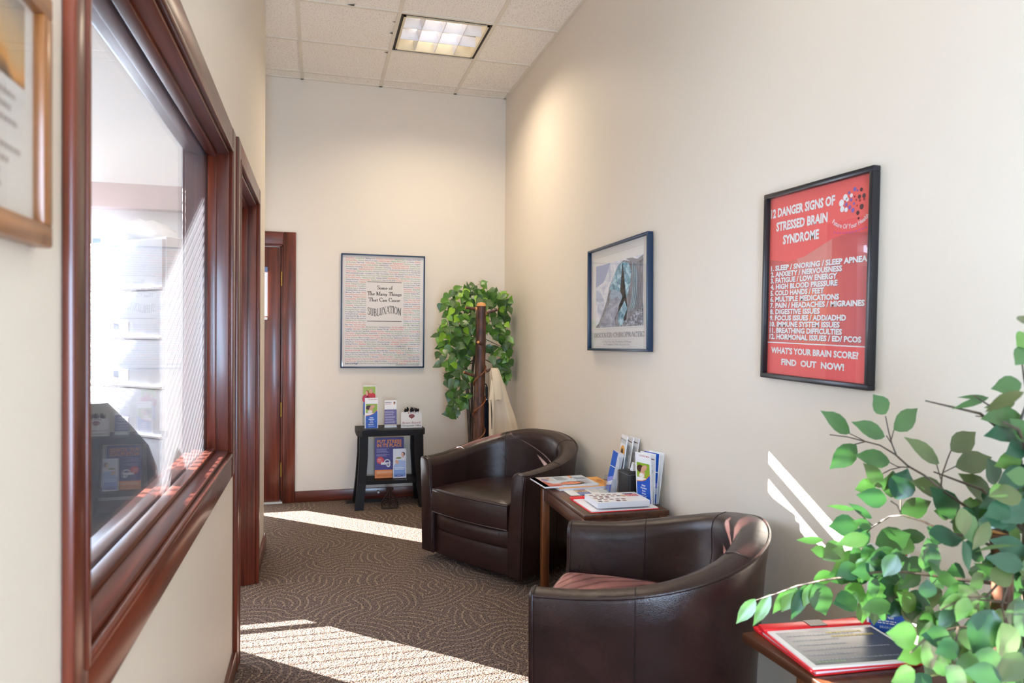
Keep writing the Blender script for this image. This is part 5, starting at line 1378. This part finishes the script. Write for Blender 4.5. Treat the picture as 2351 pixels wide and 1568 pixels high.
# ================================================================== PLANTS
def leaf(g, base, tip, nrm, width, mat, fold=0.25, droop=0.0, heart=False):
    base, tip, nrm = Vector(base), Vector(tip), Vector(nrm)
    ax = tip-base; L = ax.length; ax = ax/L
    side = ax.cross(nrm)
    if side.length < 1e-5: side = ax.cross(Vector((0.3, 0.5, 0.8)))
    side.normalize(); up = side.cross(ax).normalized()
    if heart: prof = ((0.0, .12), (.06, .62), (.22, 1.0), (.42, .86), (.62, .58), (.82, .24), (1.0, 0))
    else: prof = ((0.0, .05), (.10, .50), (.28, .92), (.48, 1.0), (.68, .76), (.84, .34), (1.0, 0))
    vs_ = []; fs = []
    n = len(prof)
    for t_, w_ in prof:
        c = base+ax*(L*t_)-up*(droop*L*t_*t_)
        if heart and t_ == 0: back = -ax*(L*.0)
        for s_ in (-1, -.5, 0, .5, 1):
            o = side*(s_*w_*width/2)+up*(fold*abs(s_)*w_*width/2-.35*fold*s_*s_*w_*width/2)
            if heart and t_ <= .06: o = o-ax*(L*.07*abs(s_))
            vs_.append(c+o)
    for i in range(n-1):
        for j in range(4):
            a = i*5+j; fs.append((a, a+1, a+6, a+5))
    g.raw(vs_, fs, mat)

def rv(r, k=1.0): return Vector((r.uniform(-k, k), r.uniform(-k, k), r.uniform(-k, k)))

# ---- plant in the back corner, behind the coat rack
tx, ty = 1.17, 5.52
t = thing('potted_plant', 'bushy artificial green plant in the back corner behind the log coat rack', 'potted plant', (tx, ty, 0))
def loc(p): return Vector(p)-Vector((tx, ty, 0))
g = G(); g.lathe([(.0, 0), (.10, 0), (.115, .02), (.135, .22), (.145, .235), (.14, .25), (.125, .25), (.12, .22), (0, .22)], fm('#4a3326', .6), 28, caps=False); obj('pot', g, t)
g = G(); g.lathe([(0, .232), (.06, .236), (.12, .228)], fm('#2c2018', .9), 20, caps=False); obj('soil', g, t)
g = G(); trunkp = [(0, 0, .2), (.01, .01, .5), (-.015, -.01, .8), (-.03, 0, 1.05), (-.05, .01, 1.30), (-.045, 0, 1.52)]
g.tube(trunkp, [.018, .016, .015, .013, .010, .006], M_TWIG, 10); g.tube([(.012, .008, .2), (.02, -.01, .6), (.02, .015, 1.0), (.05, .0, 1.3), (.07, .0, 1.45)], [.014, .012, .011, .009, .005], M_TWIG, 8); obj('trunk', g, t)
r = random.Random(21)
gf = G(); gb = G()
# masses of foliage in the picture of the crown: pixel centre, radii, depth
blobs = [(1062, 700, 52, 40, 5.42, 48), (1100, 672, 40, 24, 5.50, 18), (1050, 760, 50, 40, 5.36, 50), (1042, 810, 42, 32, 5.36, 34), (1050, 862, 32, 32, 5.38, 24), (1052, 905, 26, 28, 5.38, 16), (1042, 940, 16, 14, 5.36, 7),
         (1140, 700, 38, 32, 5.52, 26), (1175, 715, 26, 32, 5.60, 22), (1165, 750, 34, 26, 5.56, 16), (1160, 800, 36, 36, 5.48, 30), (1182, 815, 22, 34, 5.56, 16), (1165, 850, 34, 18, 5.50, 16), (1120, 770, 22, 55, 5.50, 12), (1085, 735, 22, 65, 5.48, 20), (1192, 850, 12, 18, 5.52, 6)]
hub = [Vector((tx-.03, ty, z)) for z in (.95, 1.1, 1.25, 1.4, 1.5)]
for (px, py, rx, ry, y, nl) in blobs:
    c = atY(px, py, y)
    c.x = min(c.x, XR-.08)
    h0 = min(hub, key=lambda q: (q-c).length)
    mid = (h0+c)/2+Vector((0, 0, .06))
    gb.tube([loc(h0), loc(mid), loc(c)], [.006, .004, .002], M_TWIG, 6)
    for k in range(int(nl*1.5)):
        a, q = r.uniform(0, 2*PI), math.sqrt(r.uniform(0, 1))
        yy = y+r.uniform(-.10, .09)
        p = atY(px+rx*q*math.cos(a), py+ry*q*math.sin(a), yy)
        p.x = min(p.x, XR-.075); p.y = min(p.y, YB-.06)
        d = Vector((r.uniform(-.8, .8), r.uniform(-.7, .3), r.uniform(-1.1, .25))).normalized()
        L = r.uniform(.058, .086)
        nrm = Vector((r.uniform(-.5, .4), -1, r.uniform(.1, .9)))
        mat = IVY[r.choice((0, 0, 1, 1, 1, 2, 2, 3))]
        tip = p+d*L
        if tip.x > XR-.045: tip.x = XR-.045
        leaf(gf, loc(p), loc(tip), nrm, L*r.uniform(.70, .9), mat, .22, r.uniform(0, .25), True)
        if k % 2 == 0: gb.tube([loc(p), loc(p-d*.03+Vector((0, .02, -.01)))], .0011, M_TWIG, 5)
# a few top sprigs
for (a, b) in (((1078, 672), (1071, 645)), ((1068, 665), (1066, 652)), ((1095, 672), (1087, 660)), ((1110, 668), (1109, 664)), ((1150, 675), (1165, 668)), ((1186, 690), (1187, 678)), ((1138, 670), (1139, 662)), ((1190, 700), (1194, 684))):
    p, q = atY(*a, 5.46), atY(*b, 5.44)
    p.x, q.x = min(p.x, XR-.06), min(q.x, XR-.05)
    d = (q-p); d = d.normalized()*max(d.length, .05)
    leaf(gf, loc(p), loc(p+d), (0, -1, .3), .035, IVY[r.choice((1, 3, 2))], .22, 0, True)
    gb.tube([loc(p), loc(p-d*.9)], .0012, M_TWIG, 5)
obj('foliage', gf, t, angle=80); obj('branches', gb, t)

# ---- ficus tree at the near right
FT = Vector((1.225, 0.985, 0))
t = thing('potted_tree', 'large leafy green ficus tree at the near right, spreading over the near end table', 'potted tree', FT)
def loc(p): return Vector(p)-FT
g = G(); g.lathe([(.0, 0), (.105, 0), (.115, .02), (.13, .24), (.14, .25), (.138, .27), (.12, .27), (.115, .23), (0, .23)], fm('#5a3c28', .6), 28, caps=False); obj('pot', g, t)
g = G(); g.lathe([(0, .240), (.06, .244), (.116, .236)], fm('#2c2018', .9), 20, caps=False); obj('soil', g, t)
g = G()
top = loc(atY(2292, 1222, 1.00))
g.tube([(0, 0, .22), (-.03, .01, .5), (-.035, .012, .75), top-Vector((-.012, 0, .06)), top], [.022, .021, .019, .0165, .016], M_BARK, 12)
g.disc(0, 0, .0155, .0155, M_CUT, 0, 14, M=Matrix.Translation(top+Vector((0, 0, .0006))))
g.tube([(.03, .02, .22), (.035, .0, .6), (.04, .02, .95), (.06, .03, 1.2), (.07, .02, 1.36)], [.016, .015, .013, .010, .005], M_TWIG, 10)
g.tube([(-.02, -.03, .22), (.0, -.05, .6), (.03, -.03, .9), (.03, -.02, 1.15)], [.014, .013, .011, .008], M_TWIG, 8)
obj('trunk', g, t)
gf = G(); gb = G(); r = random.Random(8)
def W(px, py, y):
    p = atY(px, py, y)
    if p.x > XR-.03: p = atX(px, py, XR-.03)
    return loc(p)
def branch(pts, y0, y1, r0=.0032, r1=.0012):
    n = len(pts)
    gb.tube([W(a, b, y0+(y1-y0)*k/(n-1)) for k, (a, b) in enumerate(pts)], [r0+(r1-r0)*k/(n-1) for k in range(n)], M_TWIG, 6)
def L_(b, t_, y, wpx, m, nz=.35, droop=0.05, dy=0.0, fold=.22, stem=None):
    p, q = W(b[0], b[1], y), W(t_[0], t_[1], y+dy)
    leaf(gf, p, q, Vector((r.uniform(-.4, .1), -1, nz+r.uniform(-.2, .2))), wpx/1634.6*y*1.02/.964*1.30, LEAF[m], fold, droop)
    if stem: gb.tube([p, W(stem[0], stem[1], y)], [.0009, .0014], M_TWIG, 5)
# upper left spray
branch([(2280, 1200), (2225, 1168), (2170, 1130), (2120, 1090), (2085, 1070), (2055, 1043), (2020, 1022), (1985, 1013), (1945, 1003), (1905, 998)], 1.08, 1.34)
branch([(2058, 1045), (2048, 1020), (2040, 990), (2033, 955)], 1.27, 1.30, .0018)
branch([(2048, 1020), (2035, 1000)], 1.28, 1.29, .0012); branch([(2046, 1010), (2052, 988)], 1.28, 1.29, .0012)
branch([(1990, 1013), (1955, 1022), (1940, 1023)], 1.32, 1.33, .0014); branch([(1985, 1012), (1950, 995)], 1.32, 1.33, .0012)
branch([(2090, 1073), (2062, 1072), (2043, 1062)], 1.25, 1.27, .0016); branch([(2068, 1073), (2045, 1078), (2025, 1088)], 1.25, 1.26, .0012)
branch([(2160, 1120), (2163, 1090), (2175, 1055), (2183, 1035)], 1.16, 1.2, .0018); branch([(2165, 1085), (2195, 1070)], 1.17, 1.19, .0012); branch([(2160, 1100), (2150, 1065)], 1.17, 1.19, .0012)
for b, e, y, w_, m in (((1951, 994), (1887, 942), 1.33, 34, 1), ((2031, 1002), (1958, 968), 1.29, 32, 1), ((2034, 950), (2006, 905), 1.30, 34, 1), ((2052, 987), (2110, 937), 1.29, 38, 1), ((1966, 1022), (1906, 1077), 1.32, 38, 1), ((2043, 1060), (1964, 1044), 1.27, 34, 1),
                       ((2027, 1118), (1984, 1063), 1.25, 32, 2), ((2010, 1112), (1964, 1124), 1.26, 30, 3), ((2056, 1146), (2086, 1075), 1.23, 48, 0), ((2046, 1142), (2052, 1080), 1.25, 44, 2), ((2036, 1148), (1968, 1136), 1.22, 36, 0),
                       ((2156, 1064), (2080, 1002), 1.19, 34, 2), ((2183, 1035), (2243, 990), 1.20, 40, 2), ((2194, 1072), (2282, 1048), 1.18, 44, 2), ((2278, 1146), (2204, 1086), 1.14, 44, 2), ((2170, 1130), (2092, 1104), 1.20, 38, 2), ((2066, 1180), (2142, 1150), 1.22, 38, 2),
                       ((2200, 1188), (2138, 1118), 1.14, 48, 0), ((2285, 1112), (2270, 1050), 1.12, 50, 0), ((2180, 1185), (2145, 1172), 1.18, 24, 3)):
    L_(b, e, y, w_*1.12, m)
# middle arching branch
branch([(2290, 1260), (2230, 1232), (2170, 1222), (2120, 1197), (2075, 1183), (2042, 1186), (2005, 1208), (1965, 1245)], 1.03, 1.25, .003)
branch([(2070, 1183), (2060, 1160), (2045, 1150)], 1.20, 1.21, .0014); branch([(2068, 1180), (2068, 1148)], 1.20, 1.21, .0012); branch([(2005, 1208), (1990, 1195), (1968, 1172)], 1.23, 1.24, .0014)
for b, e, y, w_, m in (((1970, 1208), (1903, 1208), 1.24, 42, 0), ((1996, 1218), (1950, 1255), 1.23, 34, 0), ((1962, 1170), (1900, 1160), 1.25, 10, 3), ((2002, 1190), (1950, 1155), 1.24, 16, 0), ((2000, 1210), (1960, 1195), 1.22, 20, 1),
                       ((2010, 1250), (2095, 1225), 1.20, 46, 1), ((1935, 1250), (1890, 1285), 1.25, 40, 2), ((1890, 1240), (1830, 1240), 1.27, 14, 3), ((1900, 1268), (1862, 1262), 1.26, 22, 3), ((1962, 1250), (1975, 1340), 1.22, 30, 1), ((2000, 1250), (1985, 1300), 1.20, 30, 0), ((2225, 1175), (2200, 1245), 1.08, 48, 2), ((2170, 1240), (2130, 1210), 1.13, 38, 0)):
    L_(b, e, y, w_*1.12, m)
# low drooping branch with hanging lime leaves
branch([(2290, 1340), (2200, 1330), (2120, 1318), (2040, 1310), (1960, 1322), (1890, 1332), (1830, 1345), (1785, 1362), (1735, 1378)], 1.02, 1.36, .0035)
for b, e, y, w_, m in (((1734, 1375), (1692, 1434), 1.36, 24, 3), ((1768, 1364), (1731, 1440), 1.35, 22, 3), ((1808, 1352), (1778, 1413), 1.34, 24, 3), ((1828, 1346), (1797, 1408), 1.33, 32, 3), ((1850, 1342), (1820, 1428), 1.32, 26, 0), ((1865, 1340), (1846, 1396), 1.31, 22, 3), ((1872, 1338), (1902, 1418), 1.30, 44, 0), ((1868, 1330), (1922, 1318), 1.30, 24, 3), ((1920, 1340), (1925, 1310), 1.28, 18, 0),
                       ((1900, 1330), (1985, 1300), 1.28, 34, 1), ((1975, 1340), (1945, 1388), 1.25, 40, 3), ((2010, 1332), (2015, 1442), 1.22, 56, 1), ((2040, 1340), (2062, 1400), 1.2, 34, 0), ((2075, 1370), (2115, 1440), 1.16, 44, 2), ((2100, 1400), (2065, 1360), 1.15, 40, 3), ((2130, 1402), (2125, 1480), 1.10, 46, 1), ((2160, 1420), (2180, 1470), 1.08, 30, 2)):
    L_(b, e, y, w_*1.12, m, droop=.12)
# big blurred leaves nearest the camera
for b, e, y, w_, m in (((2280, 1400), (2238, 1505), 0.92, 70, 0), ((2300, 1430), (2330, 1530), 0.90, 60, 3), ((2330, 1385), (2370, 1470), 0.92, 60, 0), ((2105, 1460), (2040, 1455), 0.98, 50, 3), ((2120, 1470), (2150, 1540), 0.97, 50, 2), ((2100, 1540), (2050, 1568), 0.98, 44, 3), ((2200, 1480), (2150, 1500), 0.93, 40, 0), ((2240, 1500), (2330, 1560), 0.88, 60, 0), ((2170, 1530), (2230, 1600), 0.9, 50, 0), ((2210, 1365), (2160, 1400), 0.95, 26, 3), ((2220, 1370), (2200, 1430), 0.94, 36, 3), ((2350, 1300), (2270, 1280), 0.95, 40, 0), ((2360, 1350), (2250, 1295), 1.0, 46, 1), ((2355, 1270), (2280, 1240), 0.98, 44, 0), ((2300, 1560), (2220, 1540), .86, 50, 0), ((2345, 1500), (2300, 1570), .86, 60, 2)):
    L_(b, e, y, w_*1.1, m, droop=.1)
branch([(2300, 1330), (2265, 1370), (2215, 1372), (2160, 1400)], .97, .94, .0025); branch([(2310, 1350), (2300, 1390), (2310, 1440)], .95, .9, .0025); branch([(2300, 1440), (2200, 1440), (2130, 1460), (2090, 1500)], .97, .97, .0025); branch([(2200, 1440), (2190, 1500), (2180, 1560)], .95, .92, .002)
# upper right spray
branch([(2330, 1150), (2345, 1060), (2320, 980), (2270, 930), (2235, 908)], 1.02, 1.05, .003); branch([(2330, 1000), (2360, 920), (2350, 860), (2345, 820)], 1.02, 1.0, .003); branch([(2320, 985), (2280, 960), (2240, 955)], 1.03, 1.05, .0014)
for b, e, y, w_, m in (((2345, 880), (2278, 892), 1.0, 38, 1), ((2360, 800), (2332, 838), .98, 40, 1), ((2360, 770), (2335, 795), .98, 40, 3), ((2270, 912), (2188, 938), 1.06, 14, 1), ((2262, 910), (2200, 912), 1.07, 8, 1), ((2330, 925), (2262, 935), 1.04, 22, 2), ((2345, 955), (2255, 960), 1.03, 46, 1), ((2350, 985), (2262, 1000), 1.02, 40, 0), ((2355, 1020), (2310, 1042), 1.0, 40, 0), ((2345, 1050), (2285, 1070), 1.02, 36, 3), ((2360, 1080), (2290, 1115), 1.0, 44, 0), ((2365, 1010), (2320, 960), .98, 40, 1), ((2335, 1130), (2250, 1165), 1.0, 46, 0), ((2360, 1150), (2300, 1200), .98, 50, 0), ((2325, 1180), (2250, 1195), 1.0, 44, 0)):
    L_(b, e, y, w_*1.12, m)
# the rest of the crown: a filling of leaves with their own depth, above, behind and beyond the frame
for k in range(190):
    px, py = r.uniform(2120, 2420), r.uniform(1080, 1600)
    if px < 2200 and py < 1210: continue
    y = r.uniform(.95, 1.22)
    if px < 2200 and 1240 < py < 1420 and r.random() < .5: continue
    a = r.uniform(0, 2*PI); q = r.uniform(55, 85)
    L_((px, py), (px+q*math.cos(a), py+q*.8*math.sin(a)+22), y, r.uniform(34, 50), r.choice((0, 0, 1, 1, 2, 3)), nz=r.uniform(.0, .9), droop=r.uniform(.0, .2))
for k in range(46):
    px, py = r.uniform(1960, 2140), r.uniform(1230, 1400)
    y = r.uniform(1.12, 1.28); a = r.uniform(PI*.3, PI*1.2); q = r.uniform(50, 75)
    L_((px, py), (px+q*math.cos(a), py+q*.8*math.sin(a)+10), y, r.uniform(30, 44), r.choice((0, 0, 1, 3)), nz=r.uniform(.2, 1.4), droop=r.uniform(0, .2))
for k in range(70):
    p = Vector((r.gauss(1.30, .12), r.gauss(.86, .13), r.uniform(.95, 1.42)))
    if p.x > XR-.05: p.x = XR-.06
    q = p-CAM; dpt = q.dot(_d)
    if dpt < .55: continue
    sx = W_/2+FPX*q.dot(_r)/dpt
    if sx < 2330: continue
    d = Vector((r.uniform(-1, .6), r.uniform(-1, 1), r.uniform(-1, .3))).normalized()*r.uniform(.05, .075)
    leaf(gf, loc(p), loc(p+d), (r.uniform(-1, 1), -.6, 1), .034, LEAF[r.choice((0, 1, 1, 2))], .22, .1)
for k in range(14):
    a = r.uniform(0, 2*PI); z = r.uniform(.80, 1.15)
    gb.tube([(.04, .02, z), (.04+.08*math.cos(a), .02+.08*math.sin(a), z+.07), (.04+.17*math.cos(a), .02+.17*math.sin(a), z+.09)], [.004, .003, .0015], M_TWIG, 6)
obj('foliage', gf, t, angle=80); obj('branches', gb, t)

# ================================================================== COAT RACK
ptop, pmid = atY(1105, 694, 5.22), atY(1099, 995, 5.22)
base = pmid+(pmid-ptop)*(pmid.z/(ptop.z-pmid.z)); base.z = 0
CRO = Vector((base.x, 5.22, 0))
t = thing('coat_rack', 'rustic peeled log coat rack with branch pegs in the back corner behind the armchair', 'coat rack', CRO)
ax = (ptop-CRO); H = ax.z
def on_log(z): return Vector((ax.x*z/H, 0, z))
g = G(); rr = []; zs_ = [0, .1, .3, .55, .8, 1.0, 1.2, 1.4, H-.03]
r = random.Random(3)
for z in zs_:
    c = on_log(z); q = .047-.011*z/H
    rr.append([c+Vector((q*(1+.06*math.sin(3*a+z*7))*math.cos(a), q*(1+.06*math.cos(2*a+z*5))*math.sin(a), 0)) for a in [2*PI*k/18 for k in range(18)]])
g.loft(rr, M_BARK, True, True, False); obj('log', g, t)
g = G(); c = on_log(H-.03); g.lathe([(.0365, 0), (.034, .016), (.026, .026), (.0, .030)], M_CUT, 18, c, caps=False); obj('cut_top', g, t)
pegs = [((1093, 709), (1069, 706), .0), ((1114, 719), (1140, 711), -.03), ((1103, 790), (1092, 785), -.09), ((1093, 865), (1064, 854), -.02), ((1114, 853), (1130, 846), -.02)]
for (a, b, dy) in pegs:
    p = atY(*a, 5.22)-CRO; q = atY(*b, 5.22)-CRO; q.y += dy; p.y += dy*.3
    g = G(); g.tube([p, (p+q)/2, q], [.0115, .0105, .0105], M_BARK, 12); pg = obj('peg', g, t)
    d = (q-p).normalized()
    g = G(); g.tube([q-d*.001, q+d*.003], [.0108, .0085], M_CUT, 12); obj('cut_end', g, pg)
    if dy > -.05:
        g = G(); g.tube([p-d*.004, p+d*.006], [.016, .0125], M_CUT, 12); obj('peg_shoulder', g, pg)
g = G(); pts = []
for k in range(140):
    z = .30+k*.0062; a = 2*PI*z/.235+2.1; c = on_log(z); q = .047-.011*z/H+.004
    pts.append(c+Vector((q*math.cos(a), q*math.sin(a), 0)))
g.tube(pts, .0055, barkmat('vine', rgb(92, 46, 22), rgb(150, 86, 46)), 7); obj('vine', g, t)
for k in range(3):
    a = 2*PI*k/3+.5; g = G(); g.tube([(.03*math.cos(a), .03*math.sin(a), .14), (.13*math.cos(a), .13*math.sin(a), .06), (.20*math.cos(a), .20*math.sin(a), .018)], [.02, .019, .017], M_BARK, 10); obj('foot', g, t)

# ---- jacket on the right hand peg
JY = 5.20
def jp(px, py, y=JY): return atY(px, py, y)
cloth = None
def fabric(name, c):
    m, nt, p = newmat(name); p.inputs['Base Color'].default_value = c; p.inputs['Roughness'].default_value = .85; p.inputs['Specular IOR Level'].default_value = .15
    p.inputs['Sheen Weight'].default_value = .2
    noise_bump(nt, p, 500, .12, .001, 2); return m
M_JACK = fabric('beige_cotton', rgb(216, 200, 174))
t = thing('jacket', 'beige cotton jacket hanging from a peg of the log coat rack', 'jacket', (jp(1140, 850).x, JY, 0))
o_ = Vector((jp(1140, 850).x, JY, 0))
g = G(); rings = []
rows = [(845, 1127, 1143, .018), (852, 1124, 1147, .030), (870, 1124, 1153, .045), (895, 1125, 1162, .060), (925, 1126, 1171, .075), (955, 1127, 1182, .085), (990, 1126, 1192, .095), (1040, 1125, 1200, .10), (1100, 1124, 1204, .105), (1150, 1124, 1206, .105)]
for k, (py, x0, x1, dp) in enumerate(rows):
    a, b = jp(x0, py), jp(x1, py); n = 40; ring = []
    for j in range(n):
        th = 2*PI*j/n; q = min(1, k/4)
        f = 1+.10*q*math.sin(5*th+.8)+.07*q*math.sin(9*th+k*.15)
        ring.append(Vector(((a.x+b.x)/2+(b.x-a.x)/2*math.cos(th)*(1+.03*q*math.sin(7*th)), JY+dp*math.sin(th)*f*.8, a.z)) - o_)
    rings.append(ring)
g.loft(rings, M_JACK, True, True, False); obj('body', g, t, angle=60)
g = G(); rings = []
for k, (px, py, y, rad) in enumerate(((1131, 872, 5.14, .020), (1130, 895, 5.12, .032), (1129, 920, 5.10, .036), (1129, 950, 5.095, .036), (1129, 985, 5.09, .036), (1130, 1020, 5.09, .034), (1131, 1050, 5.09, .032))):
    c = jp(px, py, y)-o_
    rings.append([c+Vector((rad*.55*math.cos(2*PI*j/20)*(1+.1*math.sin(4*j+k)), rad*.7*math.sin(2*PI*j/20), .006*math.sin(3*j+k))) for j in range(20)])
g.loft(rings, M_JACK, True, True, True); obj('sleeve', g, t, angle=60)
g = G(); rings = []
for k, (px, py, y, rx, ry) in enumerate(((1133, 846, 5.165, .022, .018), (1138, 862, 5.135, .030, .016), (1142, 890, 5.115, .034, .014), (1143, 918, 5.105, .034, .010))):
    c = jp(px, py, y)-o_
    rings.append([c+Vector((rx*math.cos(2*PI*j/18), ry*math.sin(2*PI*j/18), .003*math.sin(2*j))) for j in range(18)])
g.loft(rings, M_JACK, True, True, True); obj('hood', g, t, angle=60)
g = G(); a, b = jp(1127, 918, 5.07)-o_, jp(1129, 985, 5.062)-o_; g.tube([a, (a+b)/2+Vector((.003, 0, 0)), b], [.002, .005, .002], fm('#4a3c30', .8), 6); obj('pocket_slit', g, t)

# ---- umbrella
UX = atY(1117, 900, 5.285)
t = thing('umbrella', 'folded black umbrella hanging between the log coat rack and the jacket', 'umbrella', (UX.x, 5.285, 0))
bk = fm('#0f0f12', .35); z1 = UX.z
g = G(); g.lathe([(.003, .28), (.015, .40), (.021, z1-.20), (.018, z1-.09), (.011, z1-.06)], fabric('black_nylon', rgb(26, 26, 36)), 16); obj('canopy', g, t)
g = G(); g.lathe([(.0125, z1-.062), (.0135, z1-.055), (.012, z1-.05)], fm('#9a9aa2', .25, .6, .9), 14); obj('ferrule', g, t)
g = G(); g.lathe([(.0095, z1-.05), (.0105, z1+.02), (.009, z1+.04)], bk, 14); g.tube([(0, 0, z1+.03)]+[(-.012+.012*math.cos(a), 0, z1+.045+.016*math.sin(a)) for a in [PI*k/8 for k in range(9)]]+[(-.024, 0, z1+.03)], .0045, bk, 8); obj('handle', g, t)

# ================================================================== OFFICE BEYOND THE GLASS
ux = Vector((.715, -.70, 0)).normalized(); A = Vector((-.78, 4.135, 0)); CW, CD, CH = .82, .40, 1.85
O_ = A-ux*CW
t = thing('filing_cabinet', 'tall pale filing cabinet with label cards behind the interior window', 'filing cabinet', O_, math.atan2(ux.y, ux.x))
CM = fm('#dfe4ee', .4); HL = fm('#f6f6fa', .25)
g = G(); g.box(0, CW, .012, CD, 0.06, CH, CM, .004); g.box(.01, CW-.01, .03, CD, 0, .06, fm('#8c919c', .5)); obj('body', g, t)
zc_ = [CH-.01, 1.565, 1.30, 1.035, .77, .505, .07]
for k in range(6):
    z1, z0 = zc_[k]-.003, zc_[k+1]+.003
    g = G(); g.box(.012, CW-.012, -.006, .014, z0+.012, z1, CM, .003); dr = obj('drawer', g, t)
    g = G(); g.box(.012, CW-.012, -.018, .008, z0, z0+.013, HL, .003); obj('pull', g, dr)
    if k: 
        g = G(); g.box(CW-.44, CW-.30, -.009, -.005, z0+.035, z0+.095, HL, .001); g.rect(0, 0, .045, .035, fm('#8a93a8', .5), 0, M=Matrix.Translation((CW-.435, -.0095, z0+.05)) @ Matrix.Rotation(PI/2, 4, 'X')); obj('label_card', g, dr, smooth=False)
# plastic bag of linen on the cabinet
g = G(); rr = []; r = random.Random(6)
for k in range(11):
    q = k/10; w_ = math.sin(PI*min(max(q, .03), .97))**.45
    rr.append([Vector((.0+.60*q, .20+(.15*w_)*math.cos(2*PI*j/24)*(1+.06*math.sin(5*j+k*2)), CH+.002+.075*w_+(.072*w_)*math.sin(2*PI*j/24)*(1+.10*math.sin(4*j+3*k)))) for j in range(24)])
g.loft(rr, fm('#f7f7f9', .3, .6), True, True, True)
o = obj('plastic_bag', g, angle=70); o.location = O_; o.rotation_euler = (0, 0, math.atan2(ux.y, ux.x))
tag(o, 'white plastic bag lying on top of the filing cabinet behind the glass', 'bag')
# desk chair
t = thing('desk_chair', 'black round-backed office chair behind the interior window', 'office chair', (-.69, 2.73, 0), math.radians(180))
ch = fm('#20242c', .35, .5)
g = G(); rr = []
for k in range(9):
    q = k/8; z = .56+.56*q; w_ = .200*(1-abs(2*q-.85)**3.2*.55); w_ = max(w_, .02) if k < 8 else .06
    rr.append([Vector((w_*math.copysign(abs(math.cos(2*PI*j/28))**.8, math.cos(2*PI*j/28)), .20+.05*q+.030*math.sin(2*PI*j/28)-.10*(w_*math.cos(2*PI*j/28))**2/.06*.25, z)) for j in range(28)])
g.loft(rr, ch, True, True, True); obj('backrest', g, t, angle=60)
g = G(); g.lathe([(0, .43), (.18, .43), (.20, .45), (.205, .475), (.19, .50), (.12, .51), (0, .512)], ch, 32, caps=False); obj('seat', g, t)
g = G(); g.tube([(0, .12, .45), (0, .24, .47), (0, .25, .62)], .018, M_BLACKMETAL, 8); obj('back_bracket', g, t)
g = G(); g.lathe([(.028, .09), (.028, .3), (.018, .30), (.018, .44)], M_BLACKMETAL, 16); obj('gas_post', g, t)
for k in range(5):
    a = 2*PI*k/5; g = G(); g.tube([(0, 0, .095), (.10*math.cos(a), .10*math.sin(a), .085), ((.168)*math.cos(a), (.168)*math.sin(a), .07)], [.024, .02, .015], M_BLACKMETAL, 8); lg = obj('base_arm', g, t)
    g = G(); g.tube([((.168)*math.cos(a)-.012*math.sin(a), (.168)*math.sin(a)+.012*math.cos(a), .026), ((.168)*math.cos(a)+.012*math.sin(a), (.168)*math.sin(a)-.012*math.cos(a), .026)], .026, M_BLACKMETAL, 12); g.tube([((.168)*math.cos(a), (.168)*math.sin(a), .03), ((.168)*math.cos(a), (.168)*math.sin(a), .07)], .008, M_BLACKMETAL, 8); obj('caster', g, lg)
